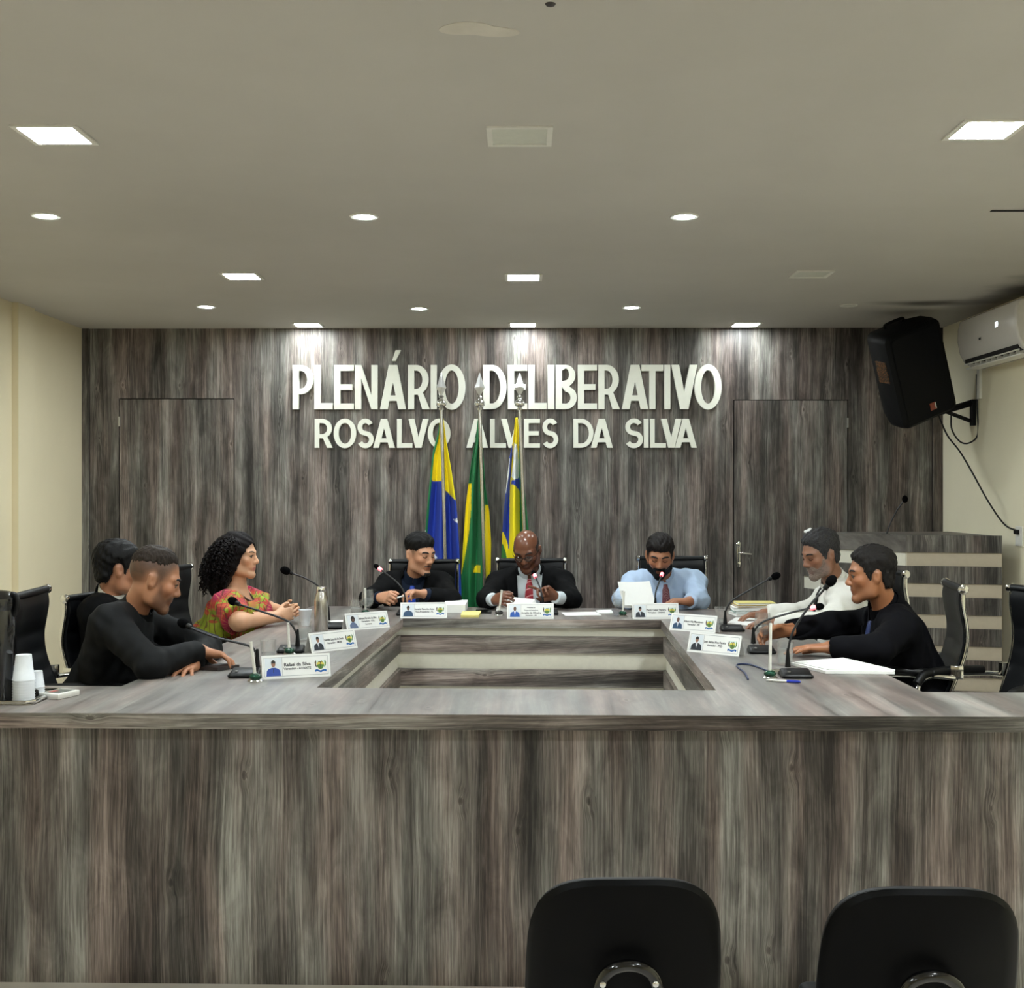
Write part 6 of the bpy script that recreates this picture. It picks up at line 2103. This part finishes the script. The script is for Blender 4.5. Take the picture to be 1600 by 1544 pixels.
# ------------------------------------------------------------------ flags on poles behind the table
def inside(x, y, P):
    r = False; n = len(P)
    for i in range(n):
        (x0, y0), (x1, y1) = P[i], P[i-1]
        if (y0 > y) != (y1 > y) and x < (x1-x0)*(y-y0)/(y1-y0)+x0: r = not r
    return r
def lerp_edge(E_, v):
    for (u0, v0), (u1, v1) in zip(E_[:-1], E_[1:]):
        if v <= v1: return u0 + (u1-u0)*(v-v0)/(v1-v0)
    return E_[-1][0]
FLAG_MAT = None
def flag_cloth_mat():
    t = Nt('printed flag cloth')
    a = t.n('Attribute'); a.attribute_name = 'print'
    t.l(a.outputs['Color'], t.bs.inputs['Base Color'])
    t.set(Roughness=.55); t.bs.inputs['Sheen Weight'].default_value = .1
    t.bump(t.noise(t.coords(), 700, 2), .1, .001)
    return t.m
def flag(pole, tip_v, left, right, vtop, vbot, base_col, areas, label, D=8.40, nf=3.0, ph=0.0):
    """pole: top and bottom photo points; left/right: hanging edges; areas: printed fields on the cloth."""
    global FLAG_MAT
    if FLAG_MAT is None: FLAG_MAT = flag_cloth_mat()
    (ut, vt), (ub, vb) = pole
    a, z = at(ut, vt, D), at(ub, vb, D)
    k = (z.z-DAIS)/(a.z-z.z)
    foot = z + (z-a)*k
    root = thing('flag_on_pole', label, 'flag', (foot.x, D, DAIS), 0)
    o = Vector((foot.x, D, DAIS))
    b = B(); tube(b, [Vector((0, 0, .01)), a-o], .0125, 14); pl = obj('pole', b, M['steel'], root, True)
    b = B(); lathe(b, [(0, 0), (.10, 0), (.10, .015), (.05, .03), (.02, .05), (.02, .12), (0, .12)], 28, None, False); obj('base', b, M['chrome'], root, True)
    rot = (a-z).normalized().to_track_quat('Z', 'Y').to_matrix().to_4x4()
    s = (at(ut, tip_v, D).z - a.z)/.235
    Mf = T(a-o) @ Matrix.Scale(s, 4)
    b = B()
    lathe(b, [(0, 0), (.016, 0), (.018, .01), (.012, .016), (.030, .028), (.034, .042), (.028, .056), (.012, .066), (.010, .076), (.018, .082), (.012, .090), (.006, .094), (0, .094)], 22, Mf, False)
    obj('finial_ball', b, M['chrome'], root, True)
    b = B()
    pr = [(.004, .090), (.032, .140), (.022, .165), (.003, .232), (-.003, .232), (-.022, .165), (-.032, .140), (-.004, .090)]
    fr = [b.verts.new((x, 0, q)) for x, q in pr]
    c0 = b.verts.new((0, -.010, .145)); c1 = b.verts.new((0, .010, .145))
    for i in range(len(pr)):
        j = (i+1) % len(pr)
        b.faces.new((fr[i], fr[j], c0)); b.faces.new((fr[j], fr[i], c1))
    bmesh.ops.transform(b, matrix=Mf, verts=b.verts[:])
    obj('spearhead', b, M['grey_metal'], root)
    # cloth
    nu, nv = 70, 210
    V = []; C = []
    for j in range(nv+1):
        v = vtop + (vbot-vtop)*j/nv
        l, r = lerp_edge(left, v), lerp_edge(right, v)
        for i in range(nu+1):
            t_ = i/nu
            u = l + (r-l)*t_
            g = min(1, j/nv*2.2+.12)
            dep = D + .062 - .030*g*math.sin(nf*2*PI*t_*(1-.12*j/nv)+ph + .9*math.sin(j/nv*2.5)) - .0*g*math.sin(PI*t_) - .012*g*math.sin(11*t_+ph*2+j/nv*3)
            p = at(u, v, D); q = Vector((p.x, dep, p.z))
            V.append(q-o)
            col = base_col
            for poly, c in areas:
                if inside(u, v, poly): col = c
            C.append((*col[:3], 1))
    Q = [(j*(nu+1)+i, j*(nu+1)+i+1, (j+1)*(nu+1)+i+1, (j+1)*(nu+1)+i) for j in range(nv) for i in range(nu)]
    me = bpy.data.meshes.new('cloth'); me.from_pydata([tuple(p) for p in V], [], Q)
    ca = me.color_attributes.new('print', 'FLOAT_COLOR', 'POINT')
    ca.data.foreach_set('color', np.array(C, np.float32).ravel())
    cl = link('cloth', me, FLAG_MAT, root, 'all')
    md = cl.modifiers.new('thickness', 'SOLIDIFY'); md.thickness = .003
    return root
YEL, BLU, GRN, WHT = srgb(250, 228, 14), srgb(28, 60, 168), srgb(24, 116, 64), srgb(246, 247, 247)
flag(((689.5, 641), (696, 880)), 582, [(688, 652), (683, 680), (676, 706), (668, 780), (662, 850), (661, 900), (664, 1010)], [(692, 652), (697, 690), (704, 730), (713, 790), (717, 850), (720, 910), (724, 1010)], 652, 1010, BLU,
     [([(660, 640), (700, 640), (694, 700), (693, 752), (660, 750)], YEL), ([(690, 640), (730, 640), (730, 782), (713, 783), (693, 765)], YEL),
      ([(660, 640), (688, 648), (684, 684), (677, 712), (671, 780), (665, 850), (664, 1010), (650, 1010), (650, 640)], GRN),
      ([(706, 811), (711, 812.5), (714, 809.5), (714.5, 813), (719, 813), (716, 815), (717, 820), (713, 816)], WHT), ([(655, 830), (664, 829), (664, 838), (655, 838)], WHT),
      ([(666, 868), (676, 864), (683, 872), (676, 878), (666, 876)], WHT)],
     'blue and yellow flag with a white star, left of the three flags', 8.52, 2.2, .6)
flag(((749.5, 641), (757, 910)), 582, [(746, 655), (742, 690), (736, 720), (731, 760), (727, 790), (723, 850), (720, 900), (717, 1010)], [(750, 655), (754, 700), (758, 760), (764, 800), (767, 850), (766, 900), (763, 1010)], 655, 1010, GRN,
     [([(728, 757), (737, 755), (736, 800), (733, 832), (728, 860), (721, 892), (715, 930), (715, 860), (724, 800)], YEL), ([(757, 789), (770, 789), (770, 880), (761, 914), (757, 914)], YEL),
      ([(740, 888), (744, 884), (751, 884), (751, 896), (738, 896)], YEL)],
     'green and yellow flag, middle of the three flags', 8.52, 2.6, 2.4)
flag(((812, 641), (820, 850)), 582, [(805, 652), (801, 690), (796, 715), (792, 750), (787, 800), (785, 830), (783, 870), (780, 1010)], [(809, 652), (813, 700), (818, 750), (823, 800), (828, 850), (830, 900), (832, 1010)], 652, 1010, YEL,
     [([(811, 640), (840, 640), (840, 1010), (822, 1010), (812, 870), (811.5, 760)], GRN), ([(802, 690), (807, 694), (811, 720), (811, 748), (806, 752), (800, 745), (803, 715)], WHT), ([(800, 751), (812, 746), (812, 768), (804, 758), (799, 756)], BLU),
      ([(775, 640), (800, 690), (800, 716), (797, 752), (796, 860), (775, 830)], BLU), ([(775, 700), (796, 716), (795, 738), (790, 770), (775, 780)], WHT), ([(795, 740), (797, 738), (796, 745)], BLU),
      ([(775, 836), (786, 832), (794, 852), (794, 880), (775, 860)], YEL), ([(775, 850), (785, 850), (792, 872), (792, 1010), (775, 1010)], GRN)],
     'yellow, blue, white and green flag, right of the three flags', 8.52, 2.0, 1.4)
